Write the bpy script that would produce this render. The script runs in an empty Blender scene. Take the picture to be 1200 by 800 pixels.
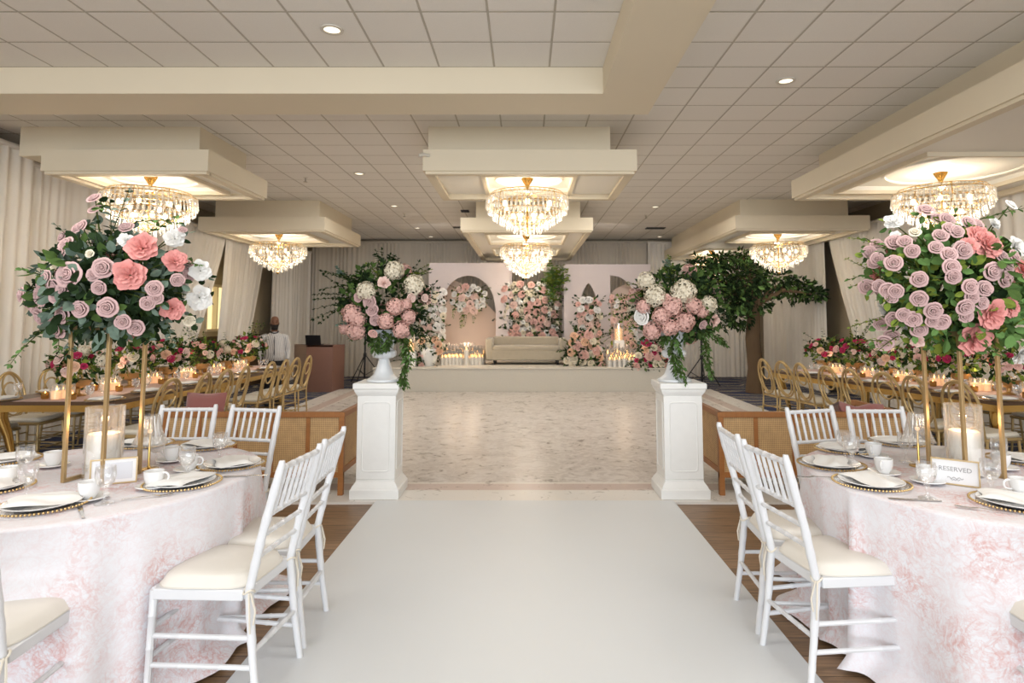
import bpy, bmesh, math, random
from mathutils import Vector, Matrix, Quaternion
R = math.radians; PI = math.pi
S = bpy.context.scene
COL = S.collection
# ---------------------------------------------------------------- camera, world, big lights, exposure
CAMZ = 1.5; PITCH = R(4.5); FPX = 720.0; PX, PY = 615.0, 318.3
cam_d = bpy.data.cameras.new('camera'); cam = bpy.data.objects.new('camera', cam_d); COL.objects.link(cam)
cam.location = (0, 0, CAMZ); cam.rotation_euler = (R(90) + PITCH, 0, 0)
cam_d.sensor_width = 36; cam_d.lens = FPX / 1200 * 36
cam_d.shift_x = -(PX - 600) / 1200; cam_d.shift_y = -(400 - PY) / 1200
cam_d.clip_start = .05; cam_d.clip_end = 100
cam_d.dof.use_dof = True; cam_d.dof.focus_distance = 3.9; cam_d.dof.aperture_fstop = 3.6
S.camera = cam
vs = S.view_settings
vs.view_transform = 'Standard'; vs.look = 'None'; vs.gamma = 1; vs.use_curve_mapping = False
vs.exposure = 0.1
W = bpy.data.worlds.new('world'); S.world = W; W.use_nodes = True
bg = W.node_tree.nodes['Background']; bg.inputs[0].default_value = (.86, .92, 1, 1); bg.inputs[1].default_value = 1.0

def light(name, kind, loc, energy, color=(1, 1, 1), size=.1, size_y=None, rot=(0, 0, 0), spot=None):
    d = bpy.data.lights.new(name, kind); d.energy = energy; d.color = color
    if kind == 'AREA':
        d.shape = 'RECTANGLE'; d.size = size; d.size_y = size_y or size
    else: d.shadow_soft_size = size
    if spot: d.spot_size = spot; d.spot_blend = .8
    o = bpy.data.objects.new(name, d); COL.objects.link(o); o.location = loc; o.rotation_euler = rot
    return o
WARM = (1, .95, .86)
# added cool fill from behind the camera, standing in for unseen window daylight
light('daylight_fill', 'AREA', (0, -5.5, 2.0), 520, (.90, .955, 1), 10, 3, (R(82), 0, 0))
# rows of recessed ceiling downlights, gathered per bay
for (x, y, e) in ((-2.2, 2.2, 46), (2.2, 2.2, 46), (0, 8.9, 40), (-2.2, 10.2, 34), (2.2, 10.2, 34)):
    light('bay_downlights', 'AREA', (x, y, 3.6), e, (1, .96, .90), 1.6, 1.6)
CH_E = 42.0        # each chandelier

# ---------------------------------------------------------------- helpers
def s2l(c):
    o = []
    for v in c:
        v /= 255.0
        o.append(v / 12.92 if v <= .04045 else ((v + .055) / 1.055) ** 2.4)
    return (*o, 1)
def ray(x, y):
    u, v = x - PX, PY - y; c, s = math.cos(PITCH), math.sin(PITCH)
    return Vector((u, FPX * c - v * s, FPX * s + v * c))
def at(x, y, Y=None, z=None):
    r = ray(x, y); t = Y / r.y if Y is not None else (z - CAMZ) / r.z
    return Vector((0, 0, CAMZ)) + r * t
class NT:
    def __init__(s, name):
        s.m = bpy.data.materials.new(name); s.m.use_nodes = True; s.t = s.m.node_tree; s.b = s.t.nodes['Principled BSDF']
    def n(s, typ, **kw):
        nd = s.t.nodes.new('ShaderNode' + typ)
        for k, v in kw.items():
            if k.startswith('i_'):
                key = k[2:]; key = int(key) if key.isdigit() else key
                nd.inputs[key].default_value = v
            else: setattr(nd, k, v)
        return nd
    def l(s, a, b): s.t.links.new(a, b)
    def math(s, op, a, b=None, c=None):
        nd = s.n('Math', operation=op)
        for i, q in enumerate((a, b, c)):
            if q is None: continue
            if isinstance(q, (int, float)): nd.inputs[i].default_value = q
            else: s.l(q, nd.inputs[i])
        return nd.outputs[0]
    def ramp(s, fac, stops, interp='LINEAR'):
        nd = s.n('ValToRGB'); cr = nd.color_ramp; cr.interpolation = interp
        f4 = lambda c: c if len(c) == 4 else (*c, 1)
        cr.elements[0].position = stops[0][0]; cr.elements[0].color = f4(stops[0][1])
        cr.elements[1].position = stops[-1][0]; cr.elements[1].color = f4(stops[-1][1])
        for p, c in stops[1:-1]: cr.elements.new(p).color = f4(c)
        s.l(fac, nd.inputs[0]); return nd.outputs[0]
    def mix(s, fac, a, b):
        nd = s.n('Mix', data_type='RGBA')
        for i, q in ((0, fac), (6, a), (7, b)):
            if isinstance(q, (int, float, tuple)): nd.inputs[i].default_value = q
            else: s.l(q, nd.inputs[i])
        return nd.outputs[2]
    def obj(s): return s.n('TexCoord').outputs['Object']
def mat(name, col, rough=.55, metal=0, emis=0, ecol=None, var=0, vs_=8, bump=0, bs=60, rnd=0, sheen=0, trans=0, alpha=1, ior=None, sub=0, stretch=None):
    t = NT(name); b = t.b; c = s2l(col)
    b.inputs['Base Color'].default_value = c; b.inputs['Roughness'].default_value = rough; b.inputs['Metallic'].default_value = metal
    if ior: b.inputs['IOR'].default_value = ior
    if any(k in name for k in ('petal', 'leaf', 'drape', 'napkin', 'velvet', 'stem', 'ribbon')): b.inputs['Specular IOR Level'].default_value = 0
    if trans: b.inputs['Transmission Weight'].default_value = trans
    if sheen: b.inputs['Sheen Weight'].default_value = sheen
    if alpha < 1: b.inputs['Alpha'].default_value = alpha
    if emis:
        b.inputs['Emission Color'].default_value = s2l(ecol or col); b.inputs['Emission Strength'].default_value = emis
    co = None
    if var or bump:
        co = t.obj()
        if stretch:
            mp = t.n('Mapping'); mp.inputs['Scale'].default_value = stretch; t.l(co, mp.inputs[0]); co = mp.outputs[0]
    if var or rnd:
        fac = None
        if var:
            nz = t.n('TexNoise'); nz.inputs['Scale'].default_value = vs_; nz.inputs['Detail'].default_value = 4; t.l(co, nz.inputs[0]); fac = nz.outputs[0]
        if rnd:
            oi = t.n('ObjectInfo').outputs['Random']
            q = t.math('MULTIPLY', oi, rnd / max(var, rnd))
            fac = q if fac is None else t.math('ADD', t.math('MULTIPLY', fac, .6), t.math('MULTIPLY', q, .4))
        k = max(var, rnd)
        d = tuple(max(0, v * (1 - k)) for v in c[:3]) + (1,); l = tuple(min(1, v * (1 + k)) for v in c[:3]) + (1,)
        t.l(t.mix(fac, d, l), b.inputs['Base Color'])
    if bump:
        nz = t.n('TexNoise'); nz.inputs['Scale'].default_value = bs; nz.inputs['Detail'].default_value = 3; t.l(co, nz.inputs[0])
        bp = t.n('Bump'); bp.inputs['Strength'].default_value = bump; bp.inputs['Distance'].default_value = .01
        t.l(nz.outputs[0], bp.inputs['Height']); t.l(bp.outputs[0], b.inputs['Normal'])
    return t.m

class MB:
    def __init__(s): s.v = []; s.f = []; s.m = []
    def add(s, vv, ff, m=0):
        k = len(s.v); s.v += [tuple(p) for p in vv]
        for f in ff: s.f.append(tuple(i + k for i in f)); s.m.append(m)
        return s
    def box(s, x0, x1, y0, y1, z0, z1, m=0):
        vv = [(x, y, z) for z in (z0, z1) for y in (y0, y1) for x in (x0, x1)]
        return s.add(vv, [(0, 2, 3, 1), (4, 5, 7, 6), (0, 1, 5, 4), (2, 6, 7, 3), (0, 4, 6, 2), (1, 3, 7, 5)], m)
    def cbox(s, x0, x1, y0, y1, z0, z1, b=.01, m=0):   # box with chamfered upright and top edges
        out = lambda d: [(x0 + b + d * 0, y0), (x1 - b, y0), (x1, y0 + b), (x1, y1 - b), (x1 - b, y1), (x0 + b, y1), (x0, y1 - b), (x0, y0 + b)]
        o = out(0); i = [(x0 + b if x < (x0 + x1) / 2 and x <= x0 + b else x1 - b if x >= x1 - b else x, y0 + b if y <= y0 + b else y1 - b if y >= y1 - b else y) for x, y in o]
        vv = [(x, y, z0 + b) for x, y in o] + [(x, y, z1 - b) for x, y in o] + [(x, y, z1) for x, y in i] + [(x, y, z0) for x, y in i]
        ff = []
        for k in range(8):
            n = (k + 1) % 8
            ff += [(k, n, 8 + n, 8 + k), (8 + k, 8 + n, 16 + n, 16 + k), (24 + k, 24 + n, n, k)]
        ff += [tuple(range(16, 24)), tuple(range(31, 23, -1))]
        return s.add(vv, ff, m)
    def bar(s, p0, p1, w, d=None, m=0, up=(0, 0, 1)):
        p0, p1 = Vector(p0), Vector(p1); d = d or w; a = (p1 - p0).normalized(); u = Vector(up)
        if abs(a.dot(u)) > .99: u = Vector((0, 1, 0))
        x = a.cross(u).normalized(); y = x.cross(a)
        vv = [p + x * sx * w / 2 + y * sy * d / 2 for p in (p0, p1) for sx, sy in ((-1, -1), (1, -1), (1, 1), (-1, 1))]
        return s.add(vv, [(3, 2, 1, 0), (4, 5, 6, 7), (0, 1, 5, 4), (1, 2, 6, 5), (2, 3, 7, 6), (3, 0, 4, 7)], m)
    def tube(s, pts, r, n=8, closed=False, m=0, cap=True, flat=1.0):
        pts = [Vector(p) for p in pts]; N = len(pts)
        rr = r if isinstance(r, (list, tuple)) else [r] * N
        vv = []; prev = None
        for i, p in enumerate(pts):
            if closed: a = pts[(i + 1) % N] - pts[i - 1]
            else: a = pts[min(i + 1, N - 1)] - pts[max(i - 1, 0)]
            a.normalize()
            if prev is None:
                u = Vector((0, 0, 1)) if abs(a.z) < .9 else Vector((0, 1, 0)); x = a.cross(u).normalized()
            else:
                x = prev - a * prev.dot(a); x.normalize()
            prev = x; y = a.cross(x)
            for k in range(n):
                t = 2 * PI * k / n; vv.append(p + x * math.cos(t) * rr[i] + y * math.sin(t) * rr[i] * flat)
        ff = []
        for i in range(N if closed else N - 1):
            j = (i + 1) % N
            for k in range(n):
                l = (k + 1) % n; ff.append((i * n + k, i * n + l, j * n + l, j * n + k))
        if cap and not closed: ff += [tuple(range(n - 1, -1, -1)), tuple((N - 1) * n + k for k in range(n))]
        return s.add(vv, ff, m)
    def bamboo(s, p0, p1, r, rings=(.25, .5, .75), n=8, r1=None, h=.006, m=0):
        p0, p1 = Vector(p0), Vector(p1); L = (p1 - p0).length; r1 = r1 or r
        st = [(0, 0), (1, 0)]
        for q in rings:
            e = h / L; st += [(q - e, 0), (q - e * .4, .14), (q + e * .4, .14), (q + e, 0)]
        st.sort()
        return s.tube([p0.lerp(p1, q) for q, _ in st], [(r + (r1 - r) * q) * (1 + k) for q, k in st], n, m=m)
    def lathe(s, prof, n=24, c=(0, 0, 0), m=0, flute=0, fn=0, cap=True):
        vv = []
        for (r, z) in prof:
            for k in range(n):
                t = 2 * PI * k / n; q = r * (1 + (flute * abs(math.sin(fn * t / 2)) if fn else 0))
                vv.append((c[0] + q * math.cos(t), c[1] + q * math.sin(t), c[2] + z))
        ff = []
        for i in range(len(prof) - 1):
            for k in range(n):
                l = (k + 1) % n; ff.append((i * n + k, i * n + l, (i + 1) * n + l, (i + 1) * n + k))
        if cap:
            if prof[0][0] > 1e-4: ff.append(tuple(range(n - 1, -1, -1)))
            if prof[-1][0] > 1e-4: ff.append(tuple((len(prof) - 1) * n + k for k in range(n)))
        return s.add(vv, ff, m)
    def prism(s, poly, y0, y1, m=0):        # outline in x,z extruded along y
        n = len(poly); vv = [(x, y0, z) for x, z in poly] + [(x, y1, z) for x, z in poly]
        ff = [tuple(range(n)), tuple(range(2 * n - 1, n - 1, -1))] + [(k, k + n, (k + 1) % n + n, (k + 1) % n) for k in range(n)]
        return s.add(vv, ff, m)
    def grid(s, fn, nu, nv, m=0, wrap=False):
        vv = [fn(i / nu, j / nv) for j in range(nv + 1) for i in range(nu + (0 if wrap else 1))]
        w = nu if wrap else nu + 1
        ff = [(j * w + i, j * w + (i + 1) % w, (j + 1) * w + (i + 1) % w, (j + 1) * w + i) for j in range(nv) for i in range(nu)]
        return s.add(vv, ff, m)
    def sphere(s, c, r, n=10, m=0, sc=(1, 1, 1)):
        h = max(4, n // 2 + 1)
        def fn(u, v):
            t, p = 2 * PI * u, PI * (v * .998 + .001); return (c[0] + r * sc[0] * math.sin(p) * math.cos(t), c[1] + r * sc[1] * math.sin(p) * math.sin(t), c[2] - r * sc[2] * math.cos(p))
        return s.grid(fn, n, h, m, True)
    def xf(s, M):
        s.v = [tuple(M @ Vector(p)) for p in s.v]; return s
    def mesh(s, name, mats, smooth=True, ang=40):
        me = bpy.data.meshes.new(name); me.from_pydata(s.v, [], s.f)
        if any(s.m): me.polygons.foreach_set('material_index', s.m)
        for q in (mats if isinstance(mats, (list, tuple)) else [mats]): me.materials.append(q)
        if len(s.f) < 30000 and ang != 179:
            b_ = bmesh.new(); b_.from_mesh(me); bmesh.ops.recalc_face_normals(b_, faces=b_.faces)
            b_.to_mesh(me); b_.free()
        if smooth:
            me.polygons.foreach_set('use_smooth', [True] * len(me.polygons)); me.set_sharp_from_angle(angle=R(ang))
        me.update(); return me
    def build(s, name, mats, parent=None, smooth=True, ang=40, bevel=0, loc=None):
        o = bpy.data.objects.new(name, s.mesh(name, mats, smooth, ang)); COL.objects.link(o)
        if parent: o.parent = parent
        if loc is not None: o.location = loc
        if bevel:
            b = o.modifiers.new('bevel', 'BEVEL'); b.width = bevel; b.segments = 2; b.limit_method = 'ANGLE'
        return o
def tag(o, label=None, cat=None, group=None, kind=None):
    if label: o['label'] = label
    if cat: o['category'] = cat
    if group: o['group'] = group
    if kind: o['kind'] = kind
    return o
def thing(name, label, cat, loc=(0, 0, 0), rz=0, group=None):
    o = bpy.data.objects.new(name, None); COL.objects.link(o); o.location = loc; o.rotation_euler = (0, 0, rz); o.empty_display_size = .1
    return tag(o, label, cat, group)
KIDS = {}
def dup(root, loc, rz=0, label=None, group=None, scale=None):
    if root.name not in KIDS:
        KIDS[root.name] = [(c, list(c.children)) for c in root.children]
    r = root.copy(); COL.objects.link(r); r.location = loc; r.rotation_euler = (0, 0, rz)
    if scale: r.scale = (scale,) * 3
    if label: r['label'] = label
    if group: r['group'] = group
    for c, sub in KIDS[root.name]:
        d = c.copy(); COL.objects.link(d); d.parent = r
        for g in sub:
            e = g.copy(); COL.objects.link(e); e.parent = d
    return r
def struct(o): o['kind'] = 'structure'; return o
ORD = ['first', 'second', 'third', 'fourth', 'fifth', 'sixth', 'seventh', 'eighth', 'ninth', 'tenth', 'eleventh', 'twelfth']

# ---------------------------------------------------------------- materials
M = {}
M['cream'] = mat('cream_plaster', (226, 214, 190), .7, var=.03, vs_=2)
M['white_tray'] = mat('white_plaster', (240, 236, 226), .6)
M['wall'] = mat('beige_wall', (190, 176, 150), .8, var=.05)
M['brown_dado'] = mat('brown_dado', (96, 74, 50), .6)
M['glass_lit'] = mat('lit_window', (250, 235, 190), .4, emis=.9, ecol=(250, 232, 180))
M['chair_white'] = mat('painted_white_wood', (220, 221, 224), .35, var=.02)
M['cushion'] = mat('ivory_cushion_vinyl', (222, 217, 208), .42, var=.03, bump=.15, bs=18)
M['tie'] = mat('ivory_ribbon', (222, 214, 200), .7)
M['gold'] = mat('satin_gold', (204, 172, 118), .32, .85, var=.08)
M['goldleg'] = mat('brushed_gold', (192, 164, 120), .38, .65, var=.05)
M['goldchair'] = mat('gold_chair_paint', (184, 158, 110), .4, .45, var=.08)
M['goldshiny'] = mat('polished_gold', (208, 172, 104), .18, 1)
M['white_seat'] = mat('white_seat_pad', (228, 222, 208), .5)
M['porcelain'] = mat('white_porcelain', (240, 240, 240), .12)
M['napkin'] = mat('white_napkin', (238, 237, 235), .8, bump=.2, bs=200)
M['silver'] = mat('stainless_steel', (190, 188, 184), .2, 1)
M['pedestal'] = mat('white_plaster_pedestal', (236, 236, 234), .55, var=.04, vs_=12, bump=.1, bs=30)
M['urn'] = mat('white_glazed_urn', (226, 230, 234), .25, var=.03)
M['wood'] = mat('oak_brown', (158, 104, 56), .45, var=.25, vs_=3, stretch=(1, 1, 12))
M['woodx'] = mat('oak_brown_rail', (158, 104, 56), .45, var=.25, vs_=3, stretch=(12, 12, 1))
M['black'] = mat('black_metal', (24, 24, 26), .4)
M['stage'] = mat('beige_stage_fabric', (202, 197, 186), .85, var=.06, vs_=30, bump=.15)
M['sofa'] = mat('taupe_velvet', (178, 168, 150), .75, var=.08, vs_=12, sheen=.4)
M['panel'] = mat('blush_white_panel', (218, 206, 204), .5, var=.02)
M['peach'] = mat('peach_panel', (228, 204, 188), .6, var=.06, vs_=2)
M['candle'] = mat('ivory_wax', (240, 236, 228), .5, emis=0)
M['flame'] = mat('candle_flame', (255, 190, 110), .5, emis=7, ecol=(255, 186, 104))
M['wax_lit'] = mat('glowing_wax', (255, 214, 160), .6, emis=.45, ecol=(255, 200, 150))
M['mauve_velvet'] = mat('mauve_velvet', (150, 98, 94), .8, sheen=.6, var=.1, vs_=6)
M['bulb'] = mat('lamp_bulb', (255, 232, 190), .4, emis=7, ecol=(255, 222, 170))
M['down'] = mat('downlight_glow', (255, 244, 220), .4, emis=1.6, ecol=(255, 240, 214))
M['trimw'] = mat('white_metal_trim', (214, 208, 196), .4)
M['bark'] = mat('tree_bark', (104, 84, 62), .9, var=.3, vs_=6, bump=.8, bs=12, stretch=(1, 1, .25))
M['stem'] = mat('green_stem', (74, 84, 42), .6)
M['leaf_dark'] = mat('dark_green_leaf', (46, 62, 40), .5, var=.25, vs_=9)
M['leaf_mid'] = mat('mid_green_leaf', (78, 100, 54), .5, var=.25, vs_=9)
M['leaf_light'] = mat('light_green_leaf', (124, 140, 62), .5, var=.2, vs_=9)
M['leaf_euc'] = mat('eucalyptus_leaf', (112, 130, 116), .55, var=.2, vs_=9)
M['leaf_fresh'] = mat('fresh_green_leaf', (104, 138, 80), .5, var=.2, vs_=9)
def petal(name, col, k=.1): return mat(name, col, .6, var=k, vs_=14, rnd=k)
M['mauve'] = petal('mauve_petal', (204, 172, 170), .12)
M['coral'] = petal('coral_pink_petal', (226, 158, 152), .10)
M['pink'] = petal('pink_petal', (232, 188, 178), .08)
M['blush'] = petal('blush_petal', (236, 206, 196), .07)
M['creamf'] = petal('cream_petal', (236, 226, 204), .06)
M['whitef'] = petal('white_petal', (240, 238, 234), .04)
M['magenta'] = petal('magenta_petal', (186, 58, 96), .15)
M['peachf'] = petal('peach_petal', (238, 196, 166), .08)
M['skin'] = mat('skin', (120, 80, 58), .55)
M['beard'] = mat('black_beard', (26, 20, 18), .8)
M['trouser'] = mat('black_trousers', (24, 24, 28), .8)

def glassy(name, col=(235, 238, 240), diff=.12, gloss=.25, rough=.05, tint=(1, 1, 1, 1)):
    t = NT(name); N = t.t.nodes; out = N['Material Output']
    tr = t.n('BsdfTransparent'); tr.inputs[0].default_value = tint
    gl = t.n('BsdfGlossy'); gl.inputs['Roughness'].default_value = rough; gl.inputs[0].default_value = (1, 1, 1, 1)
    df = t.n('BsdfDiffuse'); df.inputs[0].default_value = s2l(col)
    lw = t.n('LayerWeight'); lw.inputs[0].default_value = .35
    f = t.math('MULTIPLY_ADD', lw.outputs['Facing'], .75, gloss * .25)
    m1 = t.n('MixShader'); t.l(f, m1.inputs[0]); t.l(tr.outputs[0], m1.inputs[1]); t.l(gl.outputs[0], m1.inputs[2])
    m2 = t.n('MixShader'); m2.inputs[0].default_value = diff; t.l(m1.outputs[0], m2.inputs[1]); t.l(df.outputs[0], m2.inputs[2])
    t.l(m2.outputs[0], out.inputs[0]); N.remove(t.b); return t.m
M['glass'] = glassy('clear_glass', diff=.04, gloss=.2)
M['crystal'] = glassy('crystal_glass', (255, 250, 240), .20, .7, .12)
M['ribglass'] = glassy('ribbed_glass', (240, 236, 230), .2, .4, .08)

def ceiling_mat():
    t = NT('acoustic_ceiling_tiles'); co = t.obj(); sp = t.n('SeparateXYZ'); t.l(co, sp.inputs[0])
    T = .476; ds = []; cell = []
    for i, off in ((0, .212), (1, 4.68)):
        q = t.math('DIVIDE', t.math('SUBTRACT', sp.outputs[i], off), T)
        fr = t.math('FRACT', q); cell.append(t.math('FLOOR', q)); ds.append(t.math('ABSOLUTE', t.math('SUBTRACT', fr, .5)))
    mx = t.math('MAXIMUM', ds[0], ds[1])
    line = t.math('GREATER_THAN', mx, .482)
    cb = t.n('CombineXYZ'); t.l(cell[0], cb.inputs[0]); t.l(cell[1], cb.inputs[1])
    wn = t.n('TexWhiteNoise', noise_dimensions='2D'); t.l(cb.outputs[0], wn.inputs['Vector'])
    nz = t.n('TexNoise'); nz.inputs['Scale'].default_value = 90; nz.inputs['Detail'].default_value = 3; t.l(co, nz.inputs[0])
    f = t.math('ADD', t.math('MULTIPLY', wn.outputs[0], .35), t.math('MULTIPLY', nz.outputs[0], .65))
    base = t.mix(f, s2l((228, 224, 217)), s2l((240, 236, 229)))
    t.l(t.mix(line, base, s2l((184, 177, 164))), t.b.inputs['Base Color'])
    t.b.inputs['Roughness'].default_value = .85
    bp = t.n('Bump'); bp.inputs['Strength'].default_value = .3; bp.inputs['Distance'].default_value = .01; bp.invert = True
    t.l(t.ramp(mx, [(.465, (0, 0, 0)), (.485, (1, 1, 1))]), bp.inputs['Height']); t.l(bp.outputs[0], t.b.inputs['Normal'])
    return t.m
def woodfloor_mat():
    t = NT('brown_plank_floor'); co = t.obj()
    mp = t.n('Mapping'); mp.inputs['Scale'].default_value = (1, 1, 1); t.l(co, mp.inputs[0])
    br = t.n('TexBrick'); t.l(mp.outputs[0], br.inputs[0])
    br.inputs['Scale'].default_value = 1; br.inputs['Brick Width'].default_value = 1.2; br.inputs['Row Height'].default_value = .16
    br.inputs['Mortar Size'].default_value = .0025; br.inputs['Bias'].default_value = 0
    br.inputs['Color1'].default_value = s2l((132, 104, 76)); br.inputs['Color2'].default_value = s2l((158, 128, 98)); br.inputs['Mortar'].default_value = s2l((70, 52, 38))
    m2 = t.n('Mapping'); m2.inputs['Scale'].default_value = (2, 26, 1); t.l(co, m2.inputs[0])
    nz = t.n('TexNoise'); nz.inputs['Scale'].default_value = 2.2; nz.inputs['Detail'].default_value = 6; nz.inputs['Distortion'].default_value = .6; t.l(m2.outputs[0], nz.inputs[0])
    g = t.ramp(nz.outputs[0], [(.3, (.55, .55, .55)), (.7, (1.15, 1.12, 1.1))])
    mx = t.n('Mix', data_type='RGBA', blend_type='MULTIPLY'); mx.inputs[0].default_value = 1; t.l(br.outputs[0], mx.inputs[6]); t.l(g, mx.inputs[7])
    t.l(mx.outputs[2], t.b.inputs['Base Color']); t.b.inputs['Roughness'].default_value = .42
    return t.m
def carpet_mat():
    t = NT('blue_swirl_carpet'); co = t.obj(); mp = t.n('Mapping'); mp.inputs['Scale'].default_value = (.5, .62, 1); t.l(co, mp.inputs[0])
    wv = t.n('TexWave', wave_type='BANDS', bands_direction='Y'); wv.inputs['Scale'].default_value = 1.1; wv.inputs['Distortion'].default_value = 9
    wv.inputs['Detail'].default_value = 1.5; wv.inputs['Detail Scale'].default_value = 1.3; t.l(mp.outputs[0], wv.inputs[0])
    c = t.ramp(wv.outputs[1] if len(wv.outputs) > 1 else wv.outputs[0], [(0, s2l((40, 50, 86))), (.45, s2l((46, 58, 96))), (.62, s2l((196, 180, 140))), (.74, s2l((214, 202, 170))), (.84, s2l((60, 66, 90)))], 'CONSTANT')
    nz = t.n('TexNoise'); nz.inputs['Scale'].default_value = 200; t.l(co, nz.inputs[0])
    mx = t.n('Mix', data_type='RGBA', blend_type='MULTIPLY'); mx.inputs[0].default_value = .5; t.l(c, mx.inputs[6]); t.l(t.ramp(nz.outputs[0], [(.3, (.6, .6, .6)), (.7, (1, 1, 1))]), mx.inputs[7])
    t.l(mx.outputs[2], t.b.inputs['Base Color']); t.b.inputs['Roughness'].default_value = .95
    return t.m
def dance_mat():
    t = NT('printed_vinyl_dance_floor'); co = t.obj(); sp = t.n('SeparateXYZ'); t.l(co, sp.inputs[0])
    mp = t.n('Mapping'); mp.inputs['Scale'].default_value = (1, 1, 1); t.l(co, mp.inputs[0])
    nz = t.n('TexNoise'); nz.inputs['Scale'].default_value = 6.0; nz.inputs['Detail'].default_value = 7; nz.inputs['Distortion'].default_value = 1.6; nz.inputs['Roughness'].default_value = .65; t.l(mp.outputs[0], nz.inputs[0])
    vo = t.n('TexVoronoi', feature='SMOOTH_F1'); vo.inputs['Scale'].default_value = 5; t.l(mp.outputs[0], vo.inputs[0])
    f = t.math('ADD', t.math('MULTIPLY', nz.outputs[0], .9), t.math('MULTIPLY', vo.outputs[0], .12))
    body = t.ramp(f, [(.42, s2l((188, 180, 172))), (.50, s2l((200, 192, 185))), (.57, s2l((216, 210, 204)))])
    # distance to the printed border
    ax = t.math('SUBTRACT', 4.0, t.math('ABSOLUTE', sp.outputs[0])); ay = t.math('SUBTRACT', sp.outputs[1], 5.15)
    d = t.math('MINIMUM', ax, ay)
    bd = t.ramp(t.math('DIVIDE', d, 2.0), [(0, s2l((226, 222, 216))), (.175, s2l((216, 209, 202))), (.18, s2l((200, 182, 173))), (.28, s2l((201, 183, 174))), (.285, s2l((226, 220, 212)))], 'CONSTANT')
    infl = t.math('LESS_THAN', d, .62)
    t.l(t.mix(infl, body, bd), t.b.inputs['Base Color'])
    r = t.ramp(f, [(.35, (.26, .26, .26)), (.65, (.36, .36, .36))]); t.l(r, t.b.inputs['Roughness'])
    bp = t.n('Bump'); bp.inputs['Strength'].default_value = .05; bp.inputs['Distance'].default_value = .02
    mp2 = t.n('Mapping'); mp2.inputs['Scale'].default_value = (.3, 4, 1); t.l(co, mp2.inputs[0])
    n2 = t.n('TexNoise'); n2.inputs['Scale'].default_value = 3; n2.inputs['Detail'].default_value = 3; t.l(mp2.outputs[0], n2.inputs[0]); t.l(n2.outputs[0], bp.inputs['Height']); t.l(bp.outputs[0], t.b.inputs['Normal'])
    return t.m
def toile_mat():
    t = NT('pink_toile_cloth'); co = t.obj()
    def nz(scale, dist, det=5):
        n = t.n('TexNoise'); n.inputs['Scale'].default_value = scale; n.inputs['Detail'].default_value = det; n.inputs['Distortion'].default_value = dist; t.l(co, n.inputs[0]); return n.outputs[0]
    a = nz(9, 2.2); line = t.math('LESS_THAN', t.math('ABSOLUTE', t.math('SUBTRACT', a, .5)), .035)
    b2 = nz(22, 2.5, 4); line2 = t.math('LESS_THAN', t.math('ABSOLUTE', t.math('SUBTRACT', b2, .5)), .05)
    vo = t.n('TexVoronoi', feature='SMOOTH_F1'); vo.inputs['Scale'].default_value = 4.2; t.l(co, vo.inputs[0])
    wob = t.math('ADD', vo.outputs[0], t.math('MULTIPLY', nz(6, 1), .55))
    clump = t.ramp(wob, [(.52, (1, 1, 1)), (.82, (0, 0, 0))])
    soft = t.ramp(nz(14, 2), [(.42, (0, 0, 0)), (.62, (1, 1, 1))])
    f = t.math('ADD', t.math('MULTIPLY', line, .34), t.math('MULTIPLY', line2, .34))
    f = t.math('ADD', f, t.math('MULTIPLY', soft, .34))
    f = t.math('MULTIPLY', f, t.math('MULTIPLY_ADD', clump, .85, .22))
    t.l(t.mix(f, s2l((232, 231, 236)), s2l((216, 178, 176))), t.b.inputs['Base Color'])
    t.b.inputs['Roughness'].default_value = .75; t.b.inputs['Specular IOR Level'].default_value = 0
    return t.m
def cane_mat():
    t = NT('woven_cane'); co = t.obj(); sp = t.n('SeparateXYZ'); t.l(co, sp.inputs[0])
    xy = t.math('ADD', sp.outputs[0], sp.outputs[1])
    fs = [t.math('ABSOLUTE', t.math('SINE', t.math('MULTIPLY', q, 260))) for q in (xy, sp.outputs[2])]
    g = t.math('MULTIPLY', fs[0], fs[1])
    nz = t.n('TexNoise'); nz.inputs['Scale'].default_value = 14; t.l(co, nz.inputs[0])
    c = t.ramp(g, [(.1, s2l((212, 178, 130))), (.8, s2l((150, 112, 70)))])
    mx = t.n('Mix', data_type='RGBA', blend_type='MULTIPLY'); mx.inputs[0].default_value = 1; t.l(c, mx.inputs[6]); t.l(t.ramp(nz.outputs[0], [(.3, (.9, .9, .9)), (.7, (1.08, 1.08, 1.08))]), mx.inputs[7])
    t.l(mx.outputs[2], t.b.inputs['Base Color']); t.b.inputs['Roughness'].default_value = .6
    return t.m
def shirt_mat():
    t = NT('grey_striped_shirt'); co = t.obj(); sp = t.n('SeparateXYZ'); t.l(co, sp.inputs[0])
    f = t.math('GREATER_THAN', t.math('SINE', t.math('MULTIPLY', t.math('ADD', sp.outputs[0], t.math('MULTIPLY', sp.outputs[1], .5)), 190)), .3)
    t.l(t.mix(f, s2l((206, 204, 202)), s2l((160, 158, 160))), t.b.inputs['Base Color']); t.b.inputs['Roughness'].default_value = .8
    return t.m
M['ceiling'] = ceiling_mat(); M['woodfloor'] = woodfloor_mat(); M['carpet'] = carpet_mat(); M['dance'] = dance_mat(); M['toile'] = toile_mat(); M['cane'] = cane_mat(); M['shirt'] = shirt_mat()
M['runner'] = mat('white_vinyl_runner', (218, 221, 223), .42, var=.015, vs_=2)
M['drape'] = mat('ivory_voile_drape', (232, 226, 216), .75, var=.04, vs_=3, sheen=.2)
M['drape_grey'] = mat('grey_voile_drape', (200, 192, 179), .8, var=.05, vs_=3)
M['booth'] = mat('rose_sequin_cover', (142, 106, 93), .45, metal=.25, var=.22, vs_=120)
M['booth_side'] = mat('rose_cover_side', (176, 152, 136), .5, var=.15, vs_=120)

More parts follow.
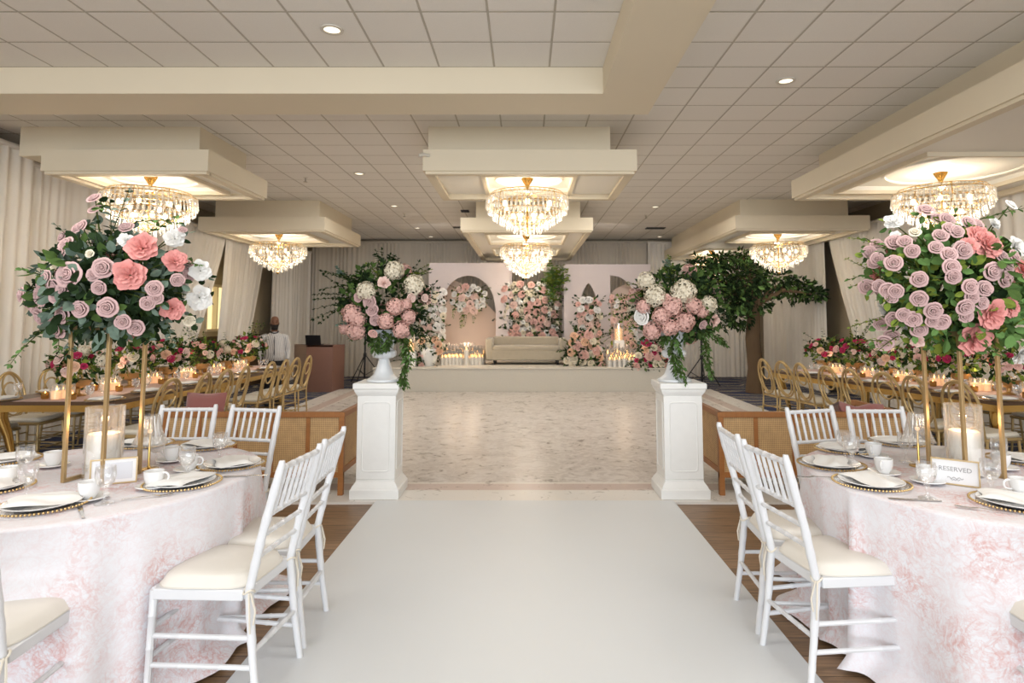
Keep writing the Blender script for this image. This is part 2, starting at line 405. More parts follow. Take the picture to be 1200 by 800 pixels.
# ---------------------------------------------------------------- room
H = 3.68; YB = 16.75; XL, XR = -6.35, 6.65
struct(MB().box(XL - .2, XR + .2, -6, 5.15, -.1, 0).build('floor', M['woodfloor'], smooth=False))
struct(MB().box(XL - .2, XR + .2, 5.15, YB + .2, -.1, 0).build('floor_carpet', M['carpet'], smooth=False))
struct(MB().box(XL - .2, XR + .2, -6, YB + .2, H, H + .1).build('ceiling', M['ceiling'], smooth=False))
struct(MB().box(XR, XR + .15, -6, YB, 0, H).build('wall_right', M['wall'], smooth=False))
struct(MB().box(XL, XR, YB, YB + .15, 0, H).build('wall_back', M['wall'], smooth=False))
# left wall with a lit window seen in the gap of the drapes
wl = MB(); wy0, wy1, wz0, wz1 = 12.25, 13.1, 1.3, 2.2
wl.box(XL - .15, XL, -6, wy0, 0, H).box(XL - .15, XL, wy1, YB, 0, H).box(XL - .15, XL, wy0, wy1, 0, wz0).box(XL - .15, XL, wy0, wy1, wz1, H)
struct(wl.build('wall_left', M['wall'], smooth=False))
w = struct(MB().box(XL - .1, XL - .08, wy0, wy1, wz0, wz1).build('window_1', M['glass_lit'], smooth=False))
fr = MB()
for a in (wy0, (wy0 + wy1) / 2 - .02, wy1 - .04): fr.box(XL - .08, XL + .02, a, a + .04, wz0, wz1)
for b in (wz0 - .03, wz1 - .02): fr.box(XL - .08, XL + .03, wy0 - .03, wy1 + .03, b, b + .05)
fr.build('window_frame', M['cream'], w, smooth=False)
struct(MB().box(XL, XL + .03, 5.2, YB, 0, 1.12).box(XL, XL + .06, 5.2, YB, 1.12, 1.17).build('trim_1', M['brown_dado'], smooth=False))

# ceiling beam (L shaped)
bm = MB().box(XL, 1.17, 5.16, 5.70, 3.446, H).box(.675, 1.17, -6, 5.16, 3.446, H)
struct(bm.build('trim_2', M['cream'], smooth=False))
def soffit(k, x0, x1, y0, y1, bx0, bx1, by0, by1, holes, zt=3.345, zb=3.08):
    m = MB(); m.box(bx0, bx1, by0, by1, zt, H)
    rim = .10
    # outer fascia with a small step
    m.box(x0, x1, y0, y0 + rim, zb + .03, zt).box(x0, x1, y1 - rim, y1, zb + .03, zt).box(x0, x0 + rim, y0 + rim, y1 - rim, zb + .03, zt).box(x1 - rim, x1, y0 + rim, y1 - rim, zb + .03, zt)
    e = .025
    m.box(x0 + e, x1 - e, y0 + e, y0 + rim + .02, zb, zb + .03).box(x0 + e, x1 - e, y1 - rim - .02, y1 - e, zb, zb + .03).box(x0 + e, x0 + rim + .02, y0 + rim, y1 - rim, zb, zb + .03).box(x1 - rim - .02, x1 - e, y0 + rim, y1 - rim, zb, zb + .03)
    X0, X1, Y0, Y1 = x0 + rim, x1 - rim, y0 + rim, y1 - rim
    pz = zb + .07
    m2 = MB(); m2.box(X0, X1, Y0, Y1, zt - .02, zt)
    cur = Y0
    for (hx0, hx1, hy0, hy1) in holes:
        m2.box(X0, X1, cur, hy0, pz, zt - .02).box(X0, hx0, hy0, hy1, pz, zt - .02).box(hx1, X1, hy0, hy1, pz, zt - .02); cur = hy1
        g = .045  # moulding lip round the coffer
        m.box(hx0 - g, hx1 + g, hy0 - g, hy0, pz - .045, pz).box(hx0 - g, hx1 + g, hy1, hy1 + g, pz - .045, pz).box(hx0 - g, hx0, hy0, hy1, pz - .045, pz).box(hx1, hx1 + g, hy0, hy1, pz - .045, pz)
    m2.box(X0, X1, cur, Y1, pz, zt - .02)
    m2.box(X0, X1, Y0, Y1, 3.20, 3.22)
    o = struct(m.build('trim_%d' % k, M['cream'], smooth=False))
    m2.build('coffer_panel', M['white_tray'], o, smooth=False)
    mo = MB()
    for (hx0, hx1, hy0, hy1) in holes:
        cx, cy, rx, ry = (hx0 + hx1) / 2, (hy0 + hy1) / 2, (hx1 - hx0) * .4, (hy1 - hy0) * .38
        mo.tube([(cx + rx * math.cos(a), cy + ry * math.sin(a), 3.192) for a in [2 * PI * i / 48 for i in range(48)]], .018, 6, closed=True)
    mo.build('oval_moulding', M['white_tray'], o)
def hole(cx, cy, w=1.05, d=1.0): return (cx - w / 2, cx + w / 2, cy - d / 2, cy + d / 2)
soffit(3, -1.105, 1.215, 6.54, 8.07, -1.09, .965, 6.8, 7.95, [hole(.05, 7.33, 1.0, 1.0)])
soffit(4, -5.24, -3.43, 6.54, 8.07, -5.7, -3.67, 6.8, 7.95, [hole(-4.45, 7.3, 1.2, 1.0)])
soffit(5, 3.55, 6.2, 2.4, 8.07, 3.9, 6.05, 2.6, 8.0, [hole(4.8, 3.6, 1.5, 1.5), hole(4.85, 6.85, 1.7, 1.75)])
soffit(6, -1.16, 1.23, 10.98, 16.3, -.9, 1.02, 11.2, 16.2, [hole(.03, 12.3, 1.5, 1.5), hole(.03, 14.7, 1.5, 1.4)])
soffit(7, -5.85, -3.58, 10.9, 13.3, -5.65, -3.75, 11.1, 13.2, [hole(-4.85, 12.1, 1.4, 1.3)])
soffit(8, 3.72, 6.1, 10.75, 16.3, 3.9, 5.85, 11.0, 16.2, [hole(5.0, 12.1, 1.5, 1.4), hole(4.9, 14.8, 1.4, 1.3)])
# ceiling fittings
dl = thing('ceiling_light', 'round recessed ceiling light', 'ceiling light')
MB().lathe([(.062, 0), (.085, -.002), (.085, -.012), (.06, -.012)], 28, cap=False).build('trim_ring', M['trimw'], dl)
MB().lathe([(.062, -.004), (.0, -.004)], 28, cap=False).build('diffuser', M['down'], dl)
spots = [((389, 34), 'recessed ceiling light in the near ceiling bay on the left, by the beam'), ((921, 94), 'recessed ceiling light in the near right ceiling, above the large right soffit'),
         ((421, 203), 'recessed ceiling light between the left and central soffits, nearest of that side'), ((462, 241), 'recessed ceiling light left of the central soffit, second along that side'),
         ((768, 242), 'recessed ceiling light right of the central soffit, the brighter one halfway down the hall'), ((489, 267), 'recessed ceiling light left of the far central soffit near the back drapes'),
         ((505, 277), 'small recessed ceiling light above the back drape, left of the central soffit'), ((773, 277), 'small recessed ceiling light above the back drape, right of the central soffit')]
for i, (p, lab) in enumerate(spots):
    q = at(*p, z=H); q.z = H
    if i == 0: dl.location = q; dl['label'] = lab; dl['group'] = 'recessed ceiling lights'
    else: dup(dl, q, 0, lab, 'recessed ceiling lights')
sp = thing('sprinkler_head', 'small sprinkler head hanging from the ceiling tiles by the left soffits', 'sprinkler', at(358, 208, z=H), 0, 'sprinkler heads')
MB().tube([(0, 0, 0), (0, 0, -.06)], .012, 8).lathe([(.01, -.06), (.03, -.065), (.03, -.07), (.0, -.072)], 12).build('sprinkler_body', M['silver'], sp)
MB().lathe([(.035, 0), (.03, -.008), (0, -.009)], 16).build('escutcheon', M['trimw'], sp)
dup(sp, at(474, 250, z=H), 0, 'small sprinkler head on the ceiling left of the central soffits, in front of the stage')
dup(sp, at(757, 252, z=H), 0, 'small sprinkler head on the ceiling right of the central soffits')
def vent(px, py, lab, w, d):
    q = at(px, py, z=H); m = MB().box(-w / 2, w / 2, -d / 2, d / 2, -.012, 0)
    o = thing('air_vent', lab, 'vent', q, 0, 'ceiling air vents'); m.build('vent_frame', M['black'], o, smooth=False)
    s_ = MB()
    for k in range(4): s_.bar((-w / 2, -d / 2 + d * (k + .5) / 4, -.016), (w / 2, -d / 2 + d * (k + .5) / 4, -.016), .008, .006)
    s_.build('vent_slats', M['black'], o, smooth=False)
vent(768, 267, 'black air vent in the ceiling right of the far central soffit', .45, .22)
vent(545, 247, 'small black air vent in the ceiling beside the far central soffit', .16, .22)
vent(536, 266, 'small black air vent nearest the back drape, left of the central soffit', .2, .18)
bc = thing('bullet_camera', 'small white camera bracket mounted on the left edge of the central soffit', 'camera', at(497, 181, Y=6.5))  # tiny bullet camera on the soffit edge
MB().tube([(.05, .04, 0), (0, 0, 0), (-.05, -.03, -.02)], .018, 10).build('camera_body', M['trimw'], bc)

# ---------------------------------------------------------------- drapes
def drape(name, label, p0, p1, zt0, zt1, folds, amp=.05, mtl='drape', seed=0, b0=None, b1=None, zb=.01, gather=.5, nz=14):
    """pleated cloth from p0 to p1 (top line) hanging to b0-b1 (bottom line)"""
    rnd = random.Random(seed); p0, p1 = Vector((*p0, 0)), Vector((*p1, 0)); b0 = Vector((*b0, 0)) if b0 else p0; b1 = Vector((*b1, 0)) if b1 else p1
    L = (p1 - p0).length; n = Vector((-(p1 - p0).y, (p1 - p0).x, 0)).normalized(); nu = int(folds * 8)
    ph = [rnd.uniform(0, 6.28) for _ in range(6)]
    def prof(u, v):
        a = u * folds * 2 * PI + .9 * math.sin(u * folds * 1.1 + ph[0]) + .6 * math.sin(u * folds * .37 + ph[1]) * (1 + v)
        w = math.sin(a) * (.55 + .45 * math.sin(u * folds * .63 + ph[2])) + .35 * math.sin(u * folds * 1.9 + ph[3] + v * .8)
        return w
    def fn(u, v):
        t = p0.lerp(p1, u); b = b0.lerp(b1, u); q = t.lerp(b, v ** 1.15)
        A = amp * (gather + (1 - gather) * v)
        q = q + n * (A * prof(u, v)); z = (zt0 + (zt1 - zt0) * u) * (1 - v) + zb * v
        return (q.x, q.y, z)
    m = MB().grid(fn, nu, nz)
    # hem sleeve round the pipe
    def fs(u, v):
        t = p0.lerp(p1, u); a = v * 2 * PI; z = zt0 + (zt1 - zt0) * u
        q = t + n * (math.cos(a) * .035 * (1 + .2 * prof(u, 0))); return (q.x, q.y, z + math.sin(a) * .035)
    m.grid(fs, nu, 6)
    o = m.build(name, M[mtl]); tag(o, label, 'curtain', 'pleated voile drapes round the hall'); return o
drape('drape', 'ivory pleated drape nearest the camera on the left wall, in front of its taller rail', (-5.95, 1.2), (-5.95, 7.3), 3.52, 3.52, 38, .05, seed=1)
drape('drape', 'long ivory drape along the left wall behind the left long table', (-6.02, 7.15), (-6.02, 9.6), 3.42, 3.26, 18, .05, seed=2)
drape('drape', 'ivory drape on the left wall beside the gap, pulled back at its right edge', (-6.02, 9.6), (-6.02, 12.25), 3.26, 3.22, 20, .05, seed=3, b1=(-6.02, 10.6))
drape('drape', 'ivory drape panel between the two wall gaps on the left', (-6.02, 12.35), (-6.02, 14.2), 3.22, 3.22, 14, .05, seed=4, b0=(-6.02, 12.1), b1=(-6.02, 13.1))
drape('drape', 'ivory drape panel in the left corner behind the bearded man', (-6.02, 14.6), (-5.7, 16.3), 3.22, 3.3, 12, .05, seed=5)
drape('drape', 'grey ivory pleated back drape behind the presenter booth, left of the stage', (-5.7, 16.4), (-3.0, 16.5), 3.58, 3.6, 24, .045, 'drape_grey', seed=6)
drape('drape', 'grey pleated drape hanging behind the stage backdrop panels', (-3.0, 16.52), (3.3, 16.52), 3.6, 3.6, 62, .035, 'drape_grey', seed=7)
drape('drape', 'ivory back drape right of the stage behind the tree', (3.3, 16.4), (5.9, 16.3), 3.58, 3.5, 22, .05, 'drape', seed=8)
drape('drape', 'ivory drape panel in the far right corner beside the dark gap', (6.25, 16.2), (6.25, 12.75), 3.25, 3.25, 22, .05, seed=9)
drape('drape', 'ivory drape on the right wall pulled back towards the long table', (6.25, 12.6), (6.25, 9.8), 3.25, 3.25, 20, .05, seed=10, b0=(6.25, 11.2))
drape('drape', 'ivory pleated drape on the right wall nearest the camera', (6.25, 9.8), (6.25, 2.0), 3.25, 3.35, 44, .05, seed=11)

# ---------------------------------------------------------------- dance floor, runner, stage
tag(MB().box(-4.0, 4.0, 5.15, 13.4, 0, .018).build('dance_floor', M['dance'], smooth=False), 'glossy pale marbled dance floor with a pink border stripe', 'dance floor')
tag(MB().box(-1.225, 1.225, -5.5, 5.19, .0, .022).build('aisle_runner', M['runner'], smooth=False, bevel=.004), 'wide smooth white aisle runner leading up to the dance floor', 'aisle runner')
SZ = .51
st = thing('stage', 'low stage wrapped in beige fabric at the end of the hall', 'stage', (0, 0, 0))
MB().box(-3.15, 3.35, 12.9, 16.35, .019, SZ - .012).build('skirt', M['stage'], st, smooth=False)
MB().box(-3.17, 3.37, 12.88, 16.36, SZ - .03, SZ).build('deck', M['stage'], st, smooth=False, bevel=.008)
# backdrop panels: outline with an arched cut-out, all real boards 5 cm thick
def arch_panel(name, label, x0, x1, z1, openings, Y, th=.06, mtl='panel', zb=SZ):
    """board from x0..x1 with openings [(a,b,ztop,kind)] reaching down to the stage"""
    m = MB(); cur = x0
    N = 20
    for (a, b, zt, kind) in openings:
        m.box(cur, a, Y, Y + th, zb, z1)
        c = (a + b) / 2; hw = (b - a) / 2
        for i in range(N):
            xa, xb = a + (b - a) * i / N, a + (b - a) * (i + 1) / N
            def top(x):
                q = abs(x - c) / hw
                if kind == 'round': return zt - hw * 1.25 * (1 - math.sqrt(max(0, 1 - q * q)))
                if kind == 'point': return zt - hw * 2.3 * (q ** 1.55)
                if kind == 'half': q = (x - a) / (b - a); return zt - (b - a) * 1.1 * (1 - math.sqrt(max(0, 1 - q * q)))
                return zt
            za, zb_ = top(xa), top(xb)
            vv = [(xa, Y, za), (xb, Y, zb_), (xb, Y, z1), (xa, Y, z1), (xa, Y + th, za), (xb, Y + th, zb_), (xb, Y + th, z1), (xa, Y + th, z1)]
            m.add(vv, [(0, 1, 2, 3), (7, 6, 5, 4), (0, 4, 5, 1), (3, 2, 6, 7)])
        cur = b
    m.box(cur, x1, Y, Y + th, zb, z1)
    o = m.build(name, M[mtl], smooth=False); tag(o, label, 'backdrop panel', 'arched backdrop panels on the stage'); return o
def X_(x, Y): return at(x, 375, Y=Y).x
def Z_(y, Y): return at(615, y, Y=Y).z
YP = 15.2
arch_panel('backdrop_panel', 'left blush backdrop panel with one wide round arch', X_(502, YP), X_(597, YP), Z_(308, YP), [(X_(516, YP), X_(581, YP), Z_(323, YP), 'round')], YP)
arch_panel('backdrop_panel', 'right blush backdrop panel with a pointed arch and a half arch', X_(661, YP - .1), X_(763, YP - .1), Z_(309.5, YP - .1), [(X_(677, YP), X_(702, YP), Z_(332, YP), 'point'), (X_(715, YP), X_(746, YP), Z_(323, YP), 'half')], YP - .1)
YC = 15.45
arch_panel('backdrop_panel', 'recessed centre backdrop panel behind the rose wall and sofa', X_(594, YC), X_(664, YC), Z_(312, YC), [(X_(600, YC), X_(659, YC), Z_(318, YC), 'flat')], YC)
def swoop(label, xs, Y):
    poly = [(X_(xs[0][0], Y), SZ)] + [(X_(a, Y), Z_(b, Y)) for a, b in xs] + [(X_(xs[-1][0], Y), SZ)]
    o = MB().prism(poly[::-1], Y, Y + .05).build('peach_screen', M['peach'], smooth=False); tag(o, label, 'screen', 'peach screens behind the arches')
swoop('peach screen with a slanted top behind the wide round arch', [(508, 326), (530, 327), (548, 336), (562, 348), (574, 360), (588, 374)], 15.6)
swoop('narrow peach screen slanting up behind the pointed arch', [(672, 385), (682, 366), (694, 350), (706, 338)], 15.6)
swoop('peach screen slanting behind the half arch at the right', [(710, 350), (722, 338), (735, 332), (752, 330)], 15.65)

# stage sofa
sx0, sx1, sy = X_(569, 13.75), X_(664, 13.75), 13.75
sf = thing('stage_sofa', 'low taupe velvet sofa centred on the stage', 'sofa', ((sx0 + sx1) / 2, sy, SZ))
hw = (sx1 - sx0) / 2
MB().cbox(-hw, hw, -.02, .80, .1, .34, .02).build('seat_base', M['sofa'], sf)
MB().cbox(-hw + .15, hw - .15, -.03, .6, .30, .42, .035).build('seat_cushion', M['sofa'], sf)
MB().cbox(-hw + .14, hw - .14, .58, .8, .3, .61, .03).build('backrest', M['sofa'], sf)
for s in (-1, 1): MB().cbox(min(s * hw, s * (hw - .16)), max(s * hw, s * (hw - .16)), -.03, .8, .1, .585, .03).build('armrest', M['sofa'], sf)
for sx in (-1, 1):
    for yy in (.06, .7): MB().lathe([(.018, 0), (.03, .1)], 10, (sx * (hw - .2), yy, 0)).build('leg', M['black'], sf)

# ---------------------------------------------------------------- chandeliers
def make_chandelier():
    r = thing('chandelier', 'crystal chandelier', 'chandelier')
    MB().lathe([(.075, .0), (.07, -.02), (.035, -.07), (.02, -.10), (.022, -.12)], 20).build('canopy', M['goldshiny'], r)
    MB().lathe([(.009, -.1), (.009, -.16), (.03, -.165), (.05, -.18), (.03, -.2), (.012, -.21), (.012, -.5), (.012, -.68), (.03, -.70), (.02, -.73), (0, -.74)], 14).build('stem', M['goldshiny'], r)
    tiers = [(.43, -.19, .10, 46), (.485, -.235, .13, 52), (.46, -.33, .10, 48), (.40, -.40, .10, 42), (.32, -.465, .09, 34), (.235, -.52, .09, 26), (.15, -.575, .08, 18), (.07, -.62, .08, 9)]
    fr = MB()
    for (q, z, l, n) in tiers:
        fr.tube([(q * math.cos(2 * PI * i / 40), q * math.sin(2 * PI * i / 40), z) for i in range(40)], .006, 5, closed=True)
    for a in range(8):
        t = a * PI / 4; fr.tube([(0, 0, -.2), (.43 * math.cos(t), .43 * math.sin(t), -.19), (.46 * math.cos(t), .46 * math.sin(t), -.33), (.32 * math.cos(t), .32 * math.sin(t), -.465), (.07 * math.cos(t), .07 * math.sin(t), -.62)], .005, 5)
    fr.build('frame', M['goldshiny'], r)
    for (q, z, l, n) in tiers:
        m = MB()
        for i in range(n):
            a = 2 * PI * (i + .5 * (n % 2)) / n; c = Vector((q * math.cos(a), q * math.sin(a), z)); d = Vector((math.cos(a), math.sin(a), 0)); e = Vector((-d.y, d.x, 0))
            w = .014; tp, bt = c, c + Vector((0, 0, -l)) + d * .012
            vv = [tp + e * w, tp + d * w * .7, tp - e * w, tp - d * w * .7, bt + e * w * .8, bt + d * w * .6, bt - e * w * .8, bt - d * w * .6, bt + Vector((0, 0, -.018))]
            m.add(vv, [(0, 1, 2, 3), (0, 4, 5, 1), (1, 5, 6, 2), (2, 6, 7, 3), (3, 7, 4, 0), (4, 8, 5), (5, 8, 6), (6, 8, 7), (7, 8, 4)])
        m.build('crystal_tier', M['crystal'], r, smooth=False)
    for i in range(12):
        a = 2 * PI * i / 12; q = .30 if i % 2 else .17; z = -.33 if i % 2 else -.46
        MB().sphere((q * math.cos(a), q * math.sin(a), z), .026, 8, sc=(1, 1, 1.5)).build('bulb', M['bulb'], r)
    return r
ch = make_chandelier()
cz = 3.165
chs = [((.03, 7.3, cz + .0), 1.0, 'front crystal chandelier hanging from the nearest central soffit'), ((-4.45, 7.2, cz), 1.03, 'crystal chandelier behind the mauve rose arrangement at the left'),
       ((4.81, 7.0, cz), 1.02, 'large crystal chandelier above the rose arrangement at the right'), ((.03, 12.3, cz), 1.08, 'second central crystal chandelier, behind the front one'),
       ((-4.88, 12.1, cz), 1.08, 'small looking crystal chandelier of the far left soffit'), ((5.02, 12.1, cz), 1.08, 'crystal chandelier above the tree at the right'),
       ((.03, 14.55, cz - .08), 1.0, 'farthest central crystal chandelier, in front of the stage backdrop'), ((4.55, 14.9, cz), 1.0, 'farthest right crystal chandelier half hidden by the tree')]
for i, (p, sc, lab) in enumerate(chs):
    q = (p[0], p[1], 3.20)
    if i == 0: o = ch; o.location = q; o['label'] = lab; o['group'] = 'crystal chandeliers under the soffits'
    else: o = dup(ch, q, .2 * i, lab, 'crystal chandeliers under the soffits')
    o.scale = (sc, sc, sc * 1.0)
    e = CH_E
    light('chandelier_glow', 'POINT', (p[0], p[1], p[2] - .14), e * .34, WARM, .06)
    light('chandelier_core', 'POINT', (p[0], p[1], p[2] - .50), e * .34, (1, .92, .80), .16)

# ---------------------------------------------------------------- white chiavari chair
def make_chiavari():
    r = thing('chiavari_chair', 'white chair', 'chair')     # faces +y, origin under seat centre
    W0, W1, D0, D1, SH = .19, .165, .185, -.175, .445
    m = MB()                # seat frame: trapezoid
    for a, b in (((-W0, D0), (W0, D0)), ((W0, D0), (W1, D1)), ((W1, D1), (-W1, D1)), ((-W1, D1), (-W0, D0))):
        m.bar((a[0], a[1], SH - .015), (b[0], b[1], SH - .015), .03, .042)
    m.add([(-W0, D0, SH), (W0, D0, SH), (W1, D1, SH), (-W1, D1, SH), (-W0, D0, SH - .02), (W0, D0, SH - .02), (W1, D1, SH - .02), (-W1, D1, SH - .02)], [(0, 3, 2, 1), (4, 5, 6, 7)])
    m.build('seat_frame', M['chair_white'], r, bevel=.005)
    def cf(u, v):        # cushion
        s, t = u * 2 - 1, v * 2 - 1; pw = 4.5
        k = (abs(s) ** pw + abs(t) ** pw) ** (1 / pw) if (s or t) else 1; mx = max(abs(s), abs(t), 1e-6); q = mx / k if k else 1
        s2, t2 = s * q * 1.03, t * q * 1.03; yy = t2 * .19 + .005; xx = s2 * (.187 + .016 * t2)
        h = .048 * (1 - mx ** 7) ** .5
        return (xx, yy, SH + .006 + h + .006 * math.cos(s * 1.3) * math.cos(t * 1.3))
    c = MB().grid(cf, 20, 20)
    c.grid(lambda u, v: (cf(u, v)[0], cf(u, v)[1], SH + .012 - .008 * (1 - max(abs(u * 2 - 1), abs(v * 2 - 1)) ** 6)), 20, 20)
    c.build('cushion', M['cushion'], r, ang=70)
    bk = lambda z: D1 - .02 - max(0, z - SH) * .2 - .14 * max(0, (z - .6)) * .5   # post line
    for s in (-1, 1):
        MB().bamboo((s * W0, D0, SH), (s * (W0 + .005), D0 + .012, 0), .0155, (.22, .5, .8), r1=.012).build('leg', M['chair_white'], r)
        pp = [(s * (W1 + .014), D1 - .075, 0), (s * (W1 + .006), D1 - .045, .2), (s * W1, bk(SH), SH), (s * (W1 + .002), bk(.65), .65), (s * (W1 + .006), bk(.935), .935)]
        pl = MB(); rings = [.1, .26, .36, .54, .63, .72, .82]
        pts = []; rad = []
        for i in range(len(pp) - 1):
            for k in range(8):
                q = Vector(pp[i]).lerp(Vector(pp[i + 1]), k / 8); pts.append(q); rad.append(.0135 + .0035 * min(1, q.z / .4) - .002 * max(0, q.z - .6))
        pts.append(Vector(pp[-1])); rad.append(.0135); pts.append(Vector(pp[-1]) + Vector((0, 0, .012))); rad.append(.011)
        for g in rings:
            k = min(range(len(pts) - 2), key=lambda j: abs(pts[j].z - g)); rad[k] *= 1.12
        pl.tube(pts, rad, 10); pl.build('rear_leg_post', M['chair_white'], r)
    for z, rr in ((.915, .0125), (.735, .011), (.655, .010), (.57, .010)):
        MB().bamboo((-W1, bk(z), z), (W1, bk(z), z), rr, (.1, .3, .5, .7, .9)).build('back_rail', M['chair_white'], r)
    for k in range(6):
        x = -W1 + (k + 1) * 2 * W1 / 7
        MB().bamboo((x, bk(.735), .735), (x, bk(.915), .915), .008, (.33, .66)).build('spindle', M['chair_white'], r)
    for s in (-1, 1):
        for z in (.16, .27): MB().bamboo((s * W0, D0 + .006, z), (s * (W1 + .005), D1 - .04, z), .010, (.3, .7)).build('stretcher', M['chair_white'], r)
    for z in (.19, .3): MB().bamboo((-W0, D0 + .006, z), (W0, D0 + .006, z), .010, (.25, .5, .75)).build('stretcher', M['chair_white'], r)
    MB().bamboo((-W1, D1 - .045, .22), (W1, D1 - .045, .22), .010, (.25, .5, .75)).build('stretcher', M['chair_white'], r)
    for s in (-1, 1):
        x, y = s * (W1 + .002), D1 - .02
        t = MB().tube([(x + .021 * math.cos(a), y + .021 * math.sin(a), SH - .0 + .008 * math.sin(2 * a)) for a in [2 * PI * i / 14 for i in range(14)]], .004, 5, closed=True)
        t.tube([(x + .02 * s, y - .01, SH), (x + .03 * s, y - .02, SH - .06), (x + .024 * s, y - .022, SH - .15)], [.0035, .004, .003], 5)
        t.tube([(x + .016 * s, y - .015, SH), (x + .012 * s, y - .035, SH - .07), (x + .016 * s, y - .03, SH - .12)], [.0035, .004, .003], 5)
        t.build('ribbon_tie', M['tie'], r)
    return r
TL, TR = (-2.14, 3.0), (2.21, 3.0)
cc = make_chiavari(); used = [False]
def put_chair(x, y, face, label):
    """seat centre at x,y; face = direction (degrees) the chair looks"""
    global cc
    rz = R(face - 90)
    if not used[0]: used[0] = True; cc.location = (x, y, 0); cc.rotation_euler = (0, 0, rz); cc['label'] = label; cc['group'] = 'white chairs round the round tables'; return
    dup(cc, (x, y, 0), rz, label, 'white chairs round the round tables')
put_chair(-1.255, 2.68, 174, 'white chair with ivory cushion at the left table, nearest on the aisle side')
put_chair(-1.255, 3.08, 182, 'white chair at the left table just behind the nearest aisle side one')
put_chair(-1.82, 3.76, 258, 'white chair behind the left round table, right one of the two')
put_chair(-2.19, 3.78, 273, 'white chair behind the left round table beside the ribbed lamp')
put_chair(-1.84, 2.20, 97, 'white chair cut off by the lower left corner of the photo')
put_chair(1.36, 2.80, 9, 'white chair at the right table, nearest on the aisle side')
put_chair(1.36, 3.20, -3, 'white chair at the right table just behind the nearest aisle side one')
put_chair(1.92, 3.71, 286, 'white chair behind the right round table, left one of the two')
put_chair(2.25, 3.70, 269, 'white chair behind the right round table beside the ribbed lamp')
put_chair(1.93, 2.20, 83, 'white chair cut off by the lower right corner of the photo')

# ---------------------------------------------------------------- round tables: cloths
def tablecloth(c, seed, label, dents=()):
    rnd = random.Random(seed); r0 = .8; ph = [rnd.uniform(0, 6.28) for _ in range(5)]
    def fn(u, v):
        a = 2 * PI * u
        if v < .3: rr = r0 * v / .3; z = .75
        else:
            t = (v - .3) / .7
            fold = .5 * math.sin(11 * a + ph[0]) + .4 * math.sin(17 * a + ph[1]) + .25 * math.sin(6 * a + ph[2])
            fold = fold + .25 * math.sin(23 * a + ph[3])
            rr = r0 + .012 + .06 * t + .125 * fold * t ** .8 * (1 if fold > 0 else .8)
            z = .75 - .012 * min(1, t * 14) - .73 * max(0, t - .02)
            dn = max([math.exp(-(((a - R(q) + PI) % (2 * PI) - PI) / R(w)) ** 4) for q, w in dents] or [0])
            off = (rr - r0) * (1 - dn) + dn * (.006 - .045 * t) ; rr = r0 + off
            if t > .93: rr += (t - .93) * 1.1 * (1 + .5 * math.sin(7 * a + ph[4]))
            z = max(z, .006 + .004 * math.sin(20 * a))
        return (rr * math.cos(a), rr * math.sin(a), z)
    m = MB().grid(fn, 240, 60, wrap=True); o = m.build('tablecloth', M['toile'], ang=180); o.location = (*c, 0)
    tag(o, label, 'tablecloth', 'pink toile cloths on the round tables')
tablecloth(TL, 3, 'white cloth with pink toile flowers on the left round table', [(-27, 12), (-9, 9), (7, 11), (72, 14), (100, 13), (-70, 12)]); tablecloth(TR, 8, 'white cloth with pink toile flowers on the right round table', [(207, 12), (189, 9), (173, 11), (102, 13), (78, 12), (250, 12)])
TZ = .752
# charger + napkin
def make_charger():
    r = thing('charger_plate', 'glass charger', 'plate')
    MB().lathe([(0, .004), (.1, .004), (.12, .008), (.158, .014), (.16, .011), (.12, .004), (.09, .0), (0, .0)], 48, cap=False).build('glass_disc', M['glass'], r)
    m = MB()
    for k in range(72):
        a = 2 * PI * k / 72; m.sphere((.16 * math.cos(a), .16 * math.sin(a), .014), .0052, 6)
    m.build('gold_beaded_rim', M['gold'], r)
    MB().lathe([(0, .010), (.085, .010), (.105, .016), (.135, .026), (.137, .024), (.105, .012), (.08, .006), (0, .006)], 40, cap=False).build('dinner_plate', M['porcelain'], r)
    return r
def make_napkin():
    def fn(u, v):
        x = (u - .5) * .25; y = (v - .5) * .16; ed = (1 - abs(2 * u - 1) ** 6) * (1 - abs(2 * v - 1) ** 6)
        z = .015 + ed * (.008 + .005 * math.sin(u * 5 + 1) + .005 * math.sin(v * 7 + u * 4) + .008 * math.exp(-((v - .55 - .1 * u) / .10) ** 2))
        return (x + .015 * math.sin(v * 5), y + .012 * math.sin(u * 6), z)
    m = MB().grid(fn, 16, 12).grid(lambda u, v: (fn(u, v)[0] * .96, fn(u, v)[1] * .96, .0135), 16, 12)
    o = m.build('napkin', M['napkin'], ang=180); return tag(o, 'folded white napkin', 'napkin')
def make_cup():
    r = thing('teacup', 'white cup', 'cup')
    MB().lathe([(0, .004), (.03, .004), (.04, .008), (.072, .018), (.073, .014), (.035, 0), (0, 0)], 30, cap=False).build('saucer', M['porcelain'], r)
    cb_ = MB().lathe([(.024, .010), (.026, .016), (.034, .03), (.040, .05), (.042, .078), (.039, .078), (.036, .05), (.03, .03), (0, .018)], 30, cap=False).build('cup_bowl', M['porcelain'], r)
    MB().tube([(.036, 0, .068)] + [(.046 + .020 * math.cos(R(80 - i * 17)), 0, .052 + .019 * math.sin(R(80 - i * 17))) for i in range(11)] + [(.033, 0, .032)], .0042, 8).build('cup_handle', M['porcelain'], cb_)
    return r
